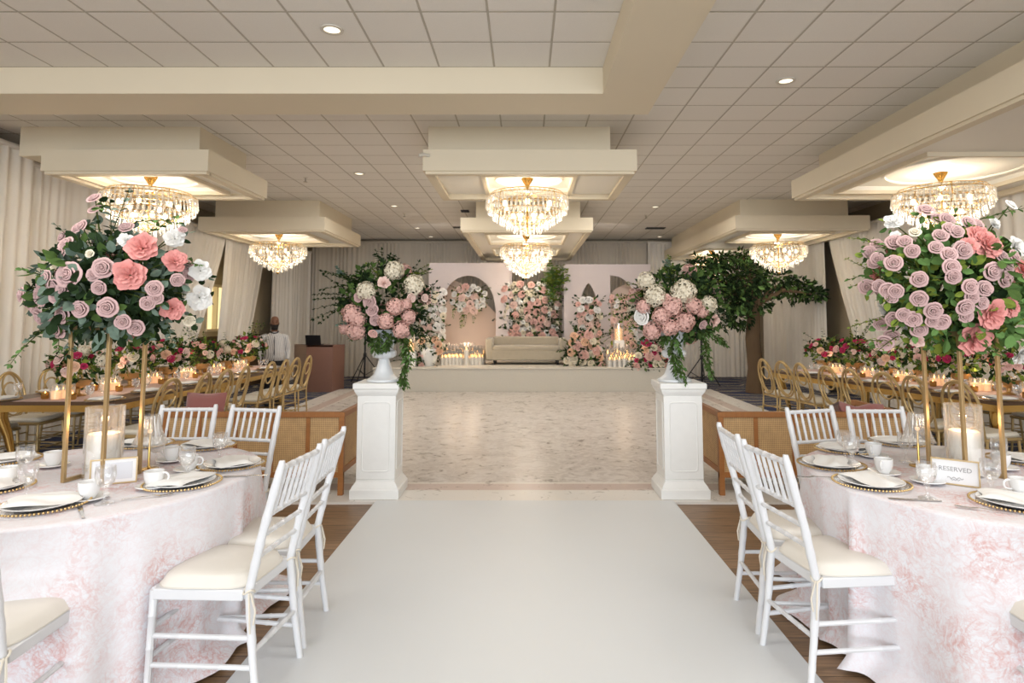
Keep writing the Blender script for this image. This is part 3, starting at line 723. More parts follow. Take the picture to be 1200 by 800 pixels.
def make_goblet():
    r = thing('water_goblet', 'clear stemmed glass', 'glass')
    gb_ = MB().lathe([(.0, .066), (.018, .068), (.033, .085), (.038, .11), (.036, .15), (.0345, .15), (.0365, .11), (.031, .086), (.014, .071), (0, .07)], 26, cap=False).build('goblet_bowl', M['glass'], r)
    MB().lathe([(.036, 0), (.034, .004), (.012, .010), (.006, .02), (.007, .045), (.012, .055), (.006, .066)], 22).build('goblet_foot', M['glass'], r)
    return r
def make_fork():
    m = MB(); m.bar((0, -.095, .004), (0, .02, .008), .007, .002).bar((0, .02, .008), (0, .045, .004), .016, .002)
    for k in range(4): m.bar((-.0075 + k * .005, .045, .004), (-.0075 + k * .005, .095, .007), .0028, .002)
    return tag(m.build('fork', M['silver'], smooth=False), 'steel fork', 'fork')
def make_knife():
    m = MB(); m.bar((0, -.1, .003), (0, 0, .003), .011, .004).bar((0, 0, .003), (.003, .1, .003), .016, .0015)
    return tag(m.build('knife', M['silver'], smooth=False), 'steel knife', 'knife')
protos = {'charger': make_charger(), 'napkin': make_napkin(), 'cup': make_cup(), 'goblet': make_goblet(), 'fork': make_fork(), 'knife': make_knife()}
first = {k: True for k in protos}
def put(kind, p, rz, label, group=None, sc=None):
    o = protos[kind]
    if first[kind]:
        first[kind] = False; o.location = p; o.rotation_euler = (0, 0, rz); o['label'] = label
        if group: o['group'] = group
        return o
    return dup(o, p, rz, label, group)
def on(px, py, z=TZ): return at(px, py, z=z)
def settings(C, sidename, plates, cups, gobs, forks, knives):
    for (px, py, lab) in plates:
        p = on(px, py); a = math.atan2(C[1] - p.y, C[0] - p.x)
        put('charger', p, a - PI / 2, 'gold beaded charger %s, %s round table' % (lab, sidename), 'place settings on the round tables')
        q = p.copy(); q.z += .012; put('napkin', q, a - PI / 2 + .3 * math.sin(px), 'white napkin on the plate %s, %s round table' % (lab, sidename), 'napkins on the round tables')
    for (px, py, lab) in cups: put('cup', on(px, py), (px * 7) % 6, 'white cup on saucer %s, %s table' % (lab, sidename), 'cups on the round tables')
    for (px, py, lab) in gobs: put('goblet', on(px, py), 0, 'clear stemmed glass %s, %s table' % (lab, sidename), 'glasses on the round tables')
    for (px, py, a, lab) in forks: put('fork', on(px, py), R(a), 'steel fork %s on the %s table' % (lab, sidename), 'cutlery on the round tables')
    for (px, py, a, lab) in knives: put('knife', on(px, py), R(a), 'steel knife %s on the %s table' % (lab, sidename), 'cutlery on the round tables')
settings(TL, 'left', [(214, 568, 'in front of the nearest aisle chair'), (272, 546, 'on the aisle edge, second from the front'), (242, 524, 'at the back right edge'), (50, 594, 'at the near edge beside the corner chair'), (-12, 574, 'cut off by the left border'), (5, 541, 'at the far left edge'), (168, 522, 'at the back behind the ribbed lamp')],
    [(62, 547, 'left of the gold flower stand'), (8, 567, 'at the left border of the photo'), (104, 586, 'in front of the framed card'), (180, 572, 'just right of the framed card'), (201, 541, 'behind the empty glass, right of the lamp'), (222, 552, 'between two plates by the aisle edge')],
    [(28, 560, 'rear one of the pair at the far left'), (31, 584, 'front one of the pair at the far left'), (122, 590, 'in front of the framed card'), (218, 562, 'in front of two cups'), (257, 541, 'near the back right plates'), (183, 546, 'beside the ribbed lamp')],
    [(173, 583, -66, 'left of the nearest aisle plate')], [(288, 558, -80, 'beside the aisle edge plate'), (95, 600, 40, 'right of the near plate')])
settings(TR, 'right', [(974, 546, 'at the aisle edge of the cloth'), (1021, 568, 'in front of the nearest aisle chair'), (990, 528, 'at the back left edge'), (1052, 520, 'at the back behind the lamp'), (1192, 592, 'cut off by the right border'), (1198, 541, 'at the far right edge')],
    [(1024, 536, 'behind the middle cup'), (1036, 556, 'between the two aisle plates'), (1087, 566, 'behind the glass left of the reserved card'), (1174, 550, 'at the foot of the gold flower stand'), (1197, 582, 'at the right border'), (1098, 541, 'behind the reserved card')],
    [(990, 538, 'left one of the pair on the back left'), (999, 546, 'right one of the pair on the back left'), (1062, 541, 'left of the ribbed lamp'), (1087, 584, 'in front of the reserved card'), (1162, 580, 'right of the reserved card'), (1172, 548, 'beside the candle cylinder')],
    [(1153, 598, 62, 'in front of the reserved card'), (958, 560, 88, 'by the aisle edge plate')], [(1072, 586, 80, 'right of the nearest aisle plate')])

# gold flower stands
def make_stand(c, rz, label, zt=1.47, s=.105):
    r = thing('flower_stand', label, 'flower stand', (*c, TZ), rz)
    h = zt - TZ; w = .016
    for sx, sy in ((-1, -1), (1, -1), (1, 1), (-1, 1)): MB().bar((sx * s, sy * s, 0), (sx * s, sy * s, h), w, w).build('upright', M['goldleg'], r, smooth=False, bevel=.001)
    for z, nm in ((w / 2, 'base_bar'), (h - w / 2, 'top_bar')):
        for i, (a, b) in enumerate((((-s, -s), (s, -s)), ((s, -s), (s, s)), ((s, s), (-s, s)), ((-s, s), (-s, -s)))):
            if nm == 'base_bar' and i == 0: continue
            MB().bar((*a, z), (*b, z), w, w).build(nm, M['goldleg'], r, smooth=False)
    MB().box(-s, s, -s, s, h, h + .006).build('top_plate', M['goldleg'], r, smooth=False)
    return r
SL, SR = Vector((-2.01, 2.99)), Vector((2.148, 3.06))
make_stand(SL, R(-11), 'tall gold frame stand carrying the flowers on the left round table')
make_stand(SR, R(10), 'tall gold frame stand carrying the flowers on the right round table', 1.44)
# pillar candle in glass cylinder
def make_hurricane(c, label, rr=.078, hc=.21, hg=.335, z=TZ, lit=True):
    r = thing('pillar_candle', label, 'candle', (*c, z))
    wx = MB().lathe([(0, .008), (rr - .007, .008), (rr - .007, hc - .01), (rr - .012, hc), (rr * .6, hc - .006), (0, hc - .008)], 32, cap=False).build('wax_pillar', M['candle'], r)
    MB().lathe([(0, 0), (rr + .004, 0), (rr + .004, hg), (rr + .001, hg), (rr + .001, .006), (0, .006)], 36, cap=False).build('glass_cylinder', M['glass'], r)
    MB().tube([(.0, 0, hc - .008), (0, 0, hc + .01)], .002, 6).build('wick', M['black'], wx)
    MB().lathe([(0, hc + .005), (.006, hc + .012), (.005, hc + .02), (0, hc + .032)], 10, cap=False).build('flame', M['flame'], wx)
    if lit: light('candle_flame_light', 'POINT', (c[0], c[1], z + hc + .05), .7, (1, .6, .3), .015)
make_hurricane((-2.01, 2.99), 'white pillar candle in a glass cylinder under the left flower stand'); make_hurricane((2.148, 3.06), 'white pillar candle in a glass cylinder under the right flower stand', .076)
# ribbed glass lamps
def make_lamp(c, label):
    r = thing('table_lamp', label, 'table lamp', (*c, TZ))
    MB().lathe([(.045, 0), (.045, .006), (.01, .012), (.006, .02), (.006, .2), (.004, .25), (0, .255)], 20).build('stem_base', M['goldshiny'], r)
    MB().lathe([(.034, .27), (.036, .26), (.042, .22), (.053, .17), (.068, .13), (.074, .125)], 72, cap=False, flute=.16, fn=18).build('lamp_shade', M['ribglass'], r, ang=180)
    MB().sphere((0, 0, .19), .012, 8).build('bulb', M['wax_lit'], r)
p = on(174, 550); make_lamp((p.x, p.y), 'small gold lamp with ribbed glass shade on the left round table')
p = on(1077, 546); make_lamp((p.x, p.y), 'small gold lamp with ribbed glass shade on the right round table')
# framed cards
def text_mesh(body, size, loc, rot, mtl, parent, name='lettering', ext=.0003):
    cu = bpy.data.curves.new(name, 'FONT'); cu.body = body; cu.size = size; cu.align_x = 'CENTER'; cu.align_y = 'CENTER'; cu.extrude = ext; cu.resolution_u = 3
    tmp = bpy.data.objects.new(name, cu); me = bpy.data.meshes.new_from_object(tmp); bpy.data.objects.remove(tmp)
    me.materials.clear(); me.materials.append(mtl)
    o = bpy.data.objects.new(name, me); COL.objects.link(o); o.parent = parent; o.location = loc; o.rotation_euler = rot; return o
M['card'] = mat('white_card', (240, 240, 242), .4); M['ink'] = mat('grey_ink', (150, 148, 150), .6); M['gilt'] = mat('pale_gold_frame', (206, 182, 140), .3, .5)
def card_frame(c, rz, label, text, w=.185, h=.115):
    r = thing('framed_card', label, 'sign', (*c, TZ), rz); b = .006
    m = MB(); m.box(-w / 2, w / 2, -.006, .006, 0, b).box(-w / 2, w / 2, -.006, .006, h - b, h).box(-w / 2, -w / 2 + b, -.006, .006, b, h - b).box(w / 2 - b, w / 2, -.006, .006, b, h - b)
    m.bar((0, .005, h * .6), (0, .06, 0), .03, .003)
    f = m.build('frame', M['gilt'], r, smooth=False)
    cd = MB().box(-w / 2 + b, w / 2 - b, -.001, .004, b, h - b).build('card', M['card'], r, smooth=False)
    if text:
        text_mesh('RESERVED', .028, (0, -.0016, h * .60), (R(90), 0, 0), M['ink'], cd)
        d = MB(); d.tube([(-.03 + .06 * i / 16, -.0018, h * .27 + .004 * math.sin(i * 1.2)) for i in range(17)], .0012, 4).tube([(-.018 + .036 * i / 12, -.0018, h * .2 + .003 * math.sin(i * 1.7 + 1)) for i in range(13)], .001, 4)
        d.build('flourish', M['ink'], cd)
    else:
        MB().box(-w / 2 + .02, w / 2 - .02, -.0022, -.0008, .02, h - .02).build('mat_window', mat('pale_grey_mount', (222, 224, 230), .15), r, smooth=False)
    return r
a, b = on(109, 569), on(156, 564.5); card_frame(((a.x + b.x) / 2, (a.y + b.y) / 2), math.atan2((b - a).y, (b - a).x), 'small gold framed card leaning by the gold stand on the left table', False)
a, b = on(1096, 565), on(1145, 571.5); card_frame(((a.x + b.x) / 2, (a.y + b.y) / 2), math.atan2((b - a).y, (b - a).x), 'gold framed card reading RESERVED on the right table', True)

# ---------------------------------------------------------------- pedestals and urns
def make_pedestal():
    r = thing('pedestal', 'white pedestal', 'pedestal')
    def sq(prof, m):
        vv = []; ff = []
        for (w, z) in prof: vv += [(-w, -w, z), (w, -w, z), (w, w, z), (-w, w, z)]
        for i in range(len(prof) - 1):
            for k in range(4): l = (k + 1) % 4; ff.append((i * 4 + k, i * 4 + l, i * 4 + 4 + l, i * 4 + 4 + k))
        ff += [(3, 2, 1, 0), tuple(len(prof) * 4 - 4 + k for k in range(4))]; m.add(vv, ff); return m
    sq([(.205, 0), (.205, .075), (.195, .085), (.19, .10), (.175, .12), (.165, .135), (.163, .15)], MB()).build('plinth', M['pedestal'], r, ang=25, bevel=.004)
    sq([(.163, .15), (.163, .845)], MB()).build('shaft', M['pedestal'], r, ang=20, bevel=.006)
    sq([(.163, .845), (.168, .855), (.175, .865), (.186, .885), (.188, .9), (.196, .905), (.196, .945), (.190, .952)], MB()).build('cap', M['pedestal'], r, ang=25, bevel=.003)
    for k in range(4):
        m = MB(); a, z0, z1, c = .115, .22, .79, .022
        pts = [(-a + c, z0), (a - c, z0), (a - c * .4, z0 + c * .4), (a, z0 + c), (a, z1 - c), (a - c * .4, z1 - c * .4), (a - c, z1), (-a + c, z1), (-a + c * .4, z1 - c * .4), (-a, z1 - c), (-a, z0 + c), (-a + c * .4, z0 + c * .4)]
        m.tube([(x, -.1635, z) for x, z in pts], .006, 6, closed=True)
        m.xf(Matrix.Rotation(k * PI / 2, 4, 'Z')); m.build('panel_moulding', M['pedestal'], r)
    return r
PYL = 5.42
pxl, pxr = X_(443.5, 5.27), X_(798, 5.27)
pd = make_pedestal(); pd.location = (pxl, PYL, .018); pd['label'] = 'white panelled pedestal left of the aisle end'; pd['group'] = 'pedestals flanking the dance floor'
dup(pd, (pxr, PYL, .018), 0, 'white panelled pedestal right of the aisle end')
def make_urn(loc, label):
    r = thing('urn', label, 'urn', loc, 0, 'white urns on the pedestals')
    MB().lathe([(.145, 0), (.145, .018), (.12, .03), (.09, .055), (.07, .10), (.052, .16), (.045, .19), (.055, .2)], 32).build('foot', M['urn'], r)
    MB().lathe([(.05, .195), (.085, .205), (.1, .225), (.1, .255), (.08, .27)], 64, flute=.07, fn=12).build('lobed_bowl', M['urn'], r, ang=80)
    MB().lathe([(.075, .265), (.08, .29), (.098, .36), (.125, .43), (.132, .44), (.125, .445), (.11, .43), (0, .40)], 32, cap=False).build('vase_body', M['urn'], r)
    return r
UZ = .972
make_urn((pxl + .02, PYL, UZ), 'white footed urn on the left pedestal'); make_urn((pxr - .03, PYL, UZ), 'white footed urn on the right pedestal')

# ---------------------------------------------------------------- flowers and leaves
def rdir(rnd):
    z = rnd.uniform(-1, 1); a = rnd.uniform(0, 2 * PI); q = math.sqrt(1 - z * z); return Vector((q * math.cos(a), q * math.sin(a), z))
def rose_mesh(mtl, seed=0, det=1):
    rnd = random.Random(seed); m = MB()
    layers = [(2, .15, .50, .05), (3, .30, .50, .09), (4, .47, .45, .12), (5, .68, .34, .17), (6, 1.0, .12, .26)] if det else [(3, .28, .5, .1), (4, .6, .38, .18), (5, 1.0, .12, .3)]
    for L, (n, rr, hh, lip) in enumerate(layers):
        for k in range(n):
            a0 = 2 * PI * (k + .37 * L) / n + rnd.uniform(-.2, .2); w = PI / n * 1.25; jr = rnd.uniform(.92, 1.06); sp = rnd.uniform(.02, .07)
            pr = [(.45, -.35), (.78, hh * .35 - .1), (.90, hh * .85), (.93, hh), (1.0, hh + .015), (1.06, hh - .06)]
            def fn(u, v):
                s = u * 2 - 1; q = v * 5; i = min(4, int(q)); f = q - i
                r0 = pr[i][0] * (1 - f) + pr[i + 1][0] * f; z = pr[i][1] * (1 - f) + pr[i + 1][1] * f
                base = rr * jr * r0 if i < 2 else rr * jr * .9 + (r0 - .9) / .16 * lip
                e = abs(s) ** 3; rad = base * (1 - .10 * e * v) + sp * s; z -= .12 * e * v * (hh + .2)
                a = a0 + s * w * (.75 + .25 * v); return (rad * math.cos(a), rad * math.sin(a), z)
            m.grid(fn, 5 if det else 4, 5)
    m.lathe([(.10, -.2), (.12, .3), (.09, .47), (.03, .5), (0, .46)], 8, cap=False)
    return m.mesh('rose', mtl, ang=180)
def hydra_mesh(mtl, seed=0, n=70):
    rnd = random.Random(seed); m = MB(); g = PI * (3 - 5 ** .5)
    for i in range(n):
        z = 1 - 1.65 * (i + .5) / n; rr = math.sqrt(max(0, 1 - z * z)); a = i * g
        d = Vector((rr * math.cos(a), rr * math.sin(a), z)).normalized(); c = d * rnd.uniform(.80, 1.04); d = (d + rdir(rnd) * .35).normalized()
        x = d.cross(Vector((.3, .2, 1))).normalized(); y = d.cross(x); tw = rnd.uniform(0, 1.5); q = 2.3 / math.sqrt(n)
        for k in range(4):
            b = tw + k * PI / 2; e = x * math.cos(b) + y * math.sin(b); f = x * -math.sin(b) + y * math.cos(b)
            m.add([c - d * .03, c + e * q * .5 + f * q * .36 + d * .09, c + e * q * 1.05 + d * .0, c + e * q * .5 - f * q * .36 + d * .09], [(0, 1, 2, 3)])
    m.sphere((0, 0, -.05), .66, 10)
    return m.mesh('hydrangea', mtl, ang=25)
def peony_mesh(mtl, seed=0):
    rnd = random.Random(seed); m = MB()
    for L, (n, rr, hh) in enumerate([(5, .35, .5), (7, .6, .42), (8, .85, .28), (8, 1.0, .05)]):
        for k in range(n):
            a0 = 2 * PI * (k + .5 * L) / n + rnd.uniform(-.3, .3); w = .55 + .1 * rnd.random(); p1, p2 = rnd.uniform(0, 6), rnd.uniform(0, 6); jr = rnd.uniform(.88, 1.08); ti = rnd.uniform(-.08, .1)
            def fn(u, v):
                s = u * 2 - 1; t = v; ed = 1 - .18 * abs(s) ** 3
                rad = rr * jr * (.12 + .88 * t) * ed + .05 * math.sin(5 * s + p1) * t
                z = -.12 + (hh + .12 + ti) * (t ** .75) + .09 * math.sin(4 * s + p2) * t * t
                a = a0 + s * w * math.sin(PI * (.15 + .5 * t)); return (rad * math.cos(a), rad * math.sin(a), z)
            m.grid(fn, 6, 4)
    return m.mesh('peony', mtl, ang=180)
FM = {}
for c in ('mauve', 'pink', 'blush', 'creamf', 'whitef', 'magenta', 'peachf', 'coral'):
    FM['rose', c] = rose_mesh(M[c], 1); FM['small', c] = rose_mesh(M[c], 2, 0)
for c in ('pink', 'creamf', 'blush', 'whitef'): FM['hyd', c] = hydra_mesh(M[c], 3)
for c in ('coral', 'whitef', 'blush', 'creamf', 'pink'): FM['peo', c] = peony_mesh(M[c], 5)
NAMES = {'rose': 'rose', 'small': 'rosebud', 'hyd': 'hydrangea_bloom', 'peo': 'peony_bloom'}
def flower(parent, kind, color, p, d, size, rnd):
    """p world position; parent unrotated"""
    o = bpy.data.objects.new(NAMES[kind], FM[kind, color]); COL.objects.link(o); o.parent = parent
    o.location = Vector(p) - parent.location; o.scale = (size, size, size * .95); o.rotation_mode = 'QUATERNION'
    o.rotation_quaternion = Vector(d).to_track_quat('Z', 'Y') @ Quaternion((0, 0, 1), rnd.uniform(0, 6.28)); return o
def leaf(m, p, d, up, L, w, mi=0, shape=0):
    d = d.normalized(); s = d.cross(up)
    if s.length < .05: s = d.cross(Vector((1, .3, .2)))
    s.normalize(); n = s.cross(d)
    if shape == 0:      # simple folded blade
        m.add([p, p + d * L * .5 + s * w + n * w * .35, p + d * L - n * L * .12, p + d * L * .5 - s * w + n * w * .35, p + d * L * .5], [(0, 4, 2, 1), (0, 3, 2, 4)], mi)
    else:               # rounder, curved leaf
        st = ((.0, .0), (.18, .62), (.5, 1.0), (.8, .7), (1.0, 0)); vv = [p]
        for t, k in st[1:4]:
            c = p + d * L * t - n * L * .14 * t * t; vv += [c - s * w * k + n * w * .25 * k, c, c + s * w * k + n * w * .25 * k]
        vv.append(p + d * L - n * L * .14)
        m.add(vv, [(0, 2, 1), (0, 3, 2), (1, 2, 5, 4), (2, 3, 6, 5), (4, 5, 8, 7), (5, 6, 9, 8), (7, 8, 10), (8, 9, 10)], mi)
def cloud(m, c, rad, n, L, w, rnd, mis=(0,), shape=0, r0=.55, r1=1.0, out=.6, droop=.0, cutz=None):
    c = Vector(c)
    for _ in range(n):
        u = rdir(rnd); k = rnd.uniform(r0 ** 3, r1 ** 3) ** (1 / 3)
        p = c + Vector((u.x * rad[0], u.y * rad[1], u.z * rad[2])) * k
        d = u * out + rdir(rnd) * (1 - out) * 1.2 + Vector((0, 0, -droop)); s = rnd.uniform(.7, 1.25)
        leaf(m, p, d, rdir(rnd), L * s, w * s, rnd.choice(mis), shape)
def spray(m, ms, p0, d, L, n, lf, lw, rnd, mis=(0,), shape=0, droop=.5, curl=.3, stem_r=.003):
    """twig with alternate leaves"""
    p = Vector(p0); d = Vector(d).normalized(); pts = [p.copy()]; step = L / n; side = d.cross(Vector((0, 0, 1)))
    if side.length < .1: side = Vector((1, 0, 0))
    side.normalize(); bend = rdir(rnd) * curl
    for i in range(n):
        d = (d + Vector((0, 0, -droop / n)) + bend / n).normalized(); p = p + d * step; pts.append(p.copy())
        sd = side * (1 if i % 2 else -1) + rdir(rnd) * .5
        k = 1 - .45 * i / n
        leaf(m, p, d * .6 + sd, Vector((0, 0, 1)) + rdir(rnd) * .6, lf * k, lw * k, rnd.choice(mis), shape)
        leaf(m, p, d * .6 - sd, Vector((0, 0, 1)) + rdir(rnd) * .6, lf * k, lw * k, rnd.choice(mis), shape)
    leaf(m, p, d, rdir(rnd), lf * .6, lw * .6, mis[0], shape)
    ms.tube(pts, [stem_r * (1 - .6 * i / n) for i in range(n + 1)], 5)
GREENS = [M['leaf_dark'], M['leaf_mid'], M['leaf_light'], M['leaf_euc'], M['leaf_fresh']]

# --- foreground arrangements on the gold stands
def big_arrangement(label, base, Yc, cpx, rpx, pz, flowers, seed, mis, sprays, nleaf, euc):
    rnd = random.Random(seed); sc = Yc / 724.0
    r = thing('flower_arrangement', label, 'flower arrangement', (base[0], base[1], base[2]), 0, 'tall flower arrangements on gold stands')
    c = at(*cpx, Y=Yc); rad = Vector((rpx[0] * sc, rpx[0] * sc * .8, rpx[1] * sc))
    m = MB(); ms = MB()
    cloud(m, c, rad * .93, nleaf, .06, .02, rnd, mis, 1, .35, 1.0, .55)
    cloud(m, c - Vector((0, 0, rad.z * .25)), rad * .6, nleaf // 2, .06, .02, rnd, (0, 1), 1, .1, 1.0, .4)
    for (x0, y0, x1, y1, n, kind) in sprays:
        a, b = at(x0, y0, Y=Yc), at(x1, y1, Y=Yc - .08 + rnd.uniform(-.1, .1)); d = b - a
        if kind == 'euc': spray(m, ms, a, d, d.length, n, .042, .017, rnd, (3, 3, 0), 1, .1, .1)
        elif kind == 'lime': spray(m, ms, a, d, d.length, n, .035, .008, rnd, (2,), 0, .2, .2)
        else: spray(m, ms, a, d, d.length, n, .045, .013, rnd, (4, 1), 1, .25, .2)
    for _ in range(10):     # back side sprays
        d = rdir(rnd); d.y = abs(d.y); d.z = d.z * .6 + .2; spray(m, ms, c + Vector((d.x * rad.x, d.y * rad.y, d.z * rad.z)) * .6, d, .25, 7, .045, .016, rnd, mis, 1)
    for k in range(9):      # stems going down into the stand top
        a = rnd.uniform(0, 6.28); ms.tube([Vector(base) + Vector((.03 * math.cos(a), .03 * math.sin(a), .0)), c + Vector((math.cos(a) * .12, math.sin(a) * .12, -.05))], .004, 5)
    MB().lathe([(0, 0), (.06, 0), (.085, .05), (.08, .055), (0, .055)], 20, cap=False).build('holder_bowl', M['gold'], r)
    outl = []
    for (x, y, kind, col, w) in flowers:
        u, v = (x - cpx[0]) / rpx[0], (y - cpx[1]) / rpx[1]; q = max(0, 1 - .8 * (u * u + v * v))
        p = at(x, y, Y=Yc - rad.y * math.sqrt(q) * 1.0)
        s = w * .5 * p.y / 724
        d = Vector(((p - c).x / rad.x * .8, -1.25 - .5 * q + rnd.uniform(-.3, .2), (p - c).z / rad.z * .8 + rnd.uniform(-.3, .3)))
        flower(r, kind, col, p, d, s, rnd); outl.append((p.copy(), s))
    for p, s_ in outl:
        k = (p - c); k = Vector((k.x / rad.x, k.y / rad.y, k.z / rad.z)).length
        if k > .95:
            ms.tube([c.lerp(p, .4), c.lerp(p, .75) + Vector((0, 0, .01)), p + Vector((0, .01, 0))], .003, 5)
            for _ in range(4): dd = rdir(rnd); dd.y = .25; leaf(m, p + Vector((0, .022, -.01)) + dd * s_ * .5, dd, rdir(rnd), .045, .016, rnd.choice(mis), 1)
    cloud(m, Vector(base) + Vector((0, -.02, .02)), (.26, .22, .10), 260, .06, .021, rnd, mis, 1, .2, 1.0, .5, .3)
    m.build('foliage', GREENS, r, loc=-r.location, smooth=False)
    ms.build('stems', M['stem'], r, loc=-r.location)
    for _ in range(26):     # blooms on the far side
        u = rdir(rnd); u.y = abs(u.y) * .9 + .15; u.normalize()
        k = rnd.choice([('rose', 'mauve'), ('rose', 'mauve'), ('peo', 'coral'), ('peo', 'whitef')])
        flower(r, k[0], k[1], c + Vector((u.x * rad.x, u.y * rad.y, u.z * rad.z)) * .95, u, .036 if k[0] == 'rose' else .055, rnd)
    return r
m_, c_, w_, k_ = 'mauve', 'coral', 'whitef', 'creamf'
FL = [(110, 232, 15), (111, 245, 14), (95, 265, 15), (90, 267, 13), (73, 277, 13), (77, 285, 17), (70, 297, 16), (81, 322, 28), (54, 325, 16), (49, 335, 17), (63, 335, 15), (73, 339, 15), (65, 346, 17), (47, 348, 20), (25, 345, 16), (32, 355, 15), (40, 362, 16), (48, 372, 22), (66, 384, 24), (73, 369, 18), (94, 362, 18), (126, 360, 21), (121, 314, 22), (109, 322, 14), (116, 337, 15), (148, 266, 15), (181, 338, 17), (183, 349, 14), (173, 355, 15), (144, 377, 16), (159, 384, 17), (208, 328, 14), (218, 312, 14), (221, 323, 13), (214, 269, 9), (58, 379, 15)]
FL = [(x, y, 'rose', m_, w * 1.0) for x, y, w in FL]
FL += [(167, 290, 'peo', c_, 36), (152, 322, 'peo', c_, 37), (205, 306, 'peo', c_, 27), (202, 362, 'peo', c_, 26), (205, 279, 'peo', w_, 24), (235, 317, 'peo', w_, 25), (234, 349, 'peo', w_, 29), (147, 281, 'peo', w_, 17), (65, 309, 'peo', k_, 15), (222, 376, 'rose', k_, 12), (105, 297, 'small', k_, 9)]
SPR = [(120, 300, 150, 226, 7, 'euc'), (110, 300, 112, 262, 6, 'euc'), (130, 290, 132, 235, 7, 'euc'), (140, 290, 205, 255, 7, 'leaf'), (70, 330, 28, 312, 6, 'leaf'), (80, 320, 95, 275, 6, 'euc'), (60, 380, 0, 418, 9, 'leaf'), (70, 370, 30, 395, 6, 'euc'),
       (190, 370, 205, 400, 6, 'euc'), (150, 380, 190, 408, 6, 'euc'), (90, 385, 80, 415, 6, 'euc'), (70, 380, 66, 410, 5, 'leaf'), (200, 310, 232, 300, 6, 'leaf'), (110, 380, 115, 398, 4, 'leaf'), (160, 260, 205, 250, 6, 'leaf'), (100, 300, 70, 262, 6, 'euc'), (120, 245, 112, 235, 3, 'leaf')]
big_arrangement('large mauve rose and coral bloom arrangement on the left gold stand', (SL.x, SL.y, 1.478), 2.95, (128, 335), (84, 64), 0, FL, 11, (0, 0, 1, 3, 3), SPR, 900, True)
FR = [(1085, 246, 18), (1100, 256, 15), (1110, 257, 16), (1113, 268, 16), (1121, 271, 15), (1135, 261, 16), (1145, 262, 15), (1102, 276, 16), (1027, 286, 13), (1019, 295, 14), (1028, 303, 14), (1024, 308, 13), (1048, 284, 18), (1060, 283, 15), (1069, 294, 15), (1047, 308, 18), (1077, 327, 17), (1112, 298, 17), (1128, 293, 20), (1115, 313, 18), (1117, 324, 16), (1097, 290, 15), (1137, 336, 17), (1154, 338, 17), (1139, 348, 15), (1151, 355, 14), (1131, 360, 18), (1132, 370, 15), (1163, 318, 20), (1175, 301, 16), (1180, 312, 17), (1178, 327, 18), (1016, 336, 17), (1030, 335, 14), (1040, 340, 16), (1050, 341, 15), (1045, 348, 13), (1077, 350, 17), (1094, 364, 18), (1093, 376, 14), (1103, 377, 18), (1047, 374, 16), (1059, 369, 15), (1070, 374, 17), (1077, 386, 17), (1032, 380, 14), (1045, 393, 15), (1036, 402, 18), (1189, 300, 15)]
FR = [(x, y, 'rose', m_, w * 1.0) for x, y, w in FR]
FR += [(1146, 276, 'peo', c_, 27), (1157, 287, 'peo', c_, 34), (1136, 288, 'peo', c_, 22), (1162, 368, 'peo', c_, 36), (1184, 360, 'peo', c_, 24), (1142, 396, 'peo', c_, 40), (1198, 316, 'peo', c_, 26), (1047, 260, 'peo', w_, 22), (1190, 289, 'peo', w_, 26), (1165, 262, 'peo', w_, 18), (1050, 278, 'peo', w_, 15), (1197, 415, 'peo', w_, 30), (1072, 272, 'small', k_, 12), (1185, 240, 'small', w_, 14), (1075, 400, 'peo', 'blush', 16)]
SPR2 = [(1060, 300, 1000, 262, 10, 'lime'), (1040, 330, 998, 300, 9, 'lime'), (1045, 370, 995, 378, 9, 'lime'), (1040, 400, 1000, 392, 8, 'lime'), (1060, 390, 1010, 410, 8, 'lime'), (1140, 260, 1200, 238, 7, 'leaf'), (1080, 300, 1085, 268, 5, 'leaf'), (1060, 320, 1040, 300, 5, 'leaf'), (1150, 380, 1200, 395, 7, 'leaf'), (1100, 390, 1118, 414, 5, 'leaf'), (1070, 390, 1062, 408, 5, 'leaf'), (1170, 350, 1205, 345, 5, 'leaf'), (1080, 380, 1098, 412, 5, 'leaf'), (1120, 380, 1165, 412, 6, 'leaf'), (1140, 380, 1185, 420, 6, 'leaf'), (1110, 280, 1120, 250, 5, 'leaf')]
big_arrangement('large mauve rose and coral bloom arrangement on the right gold stand', (SR.x, SR.y, 1.448), 3.03, (1116, 332), (88, 68), 0, FR, 12, (4, 4, 1, 2, 4), SPR2, 900, False)

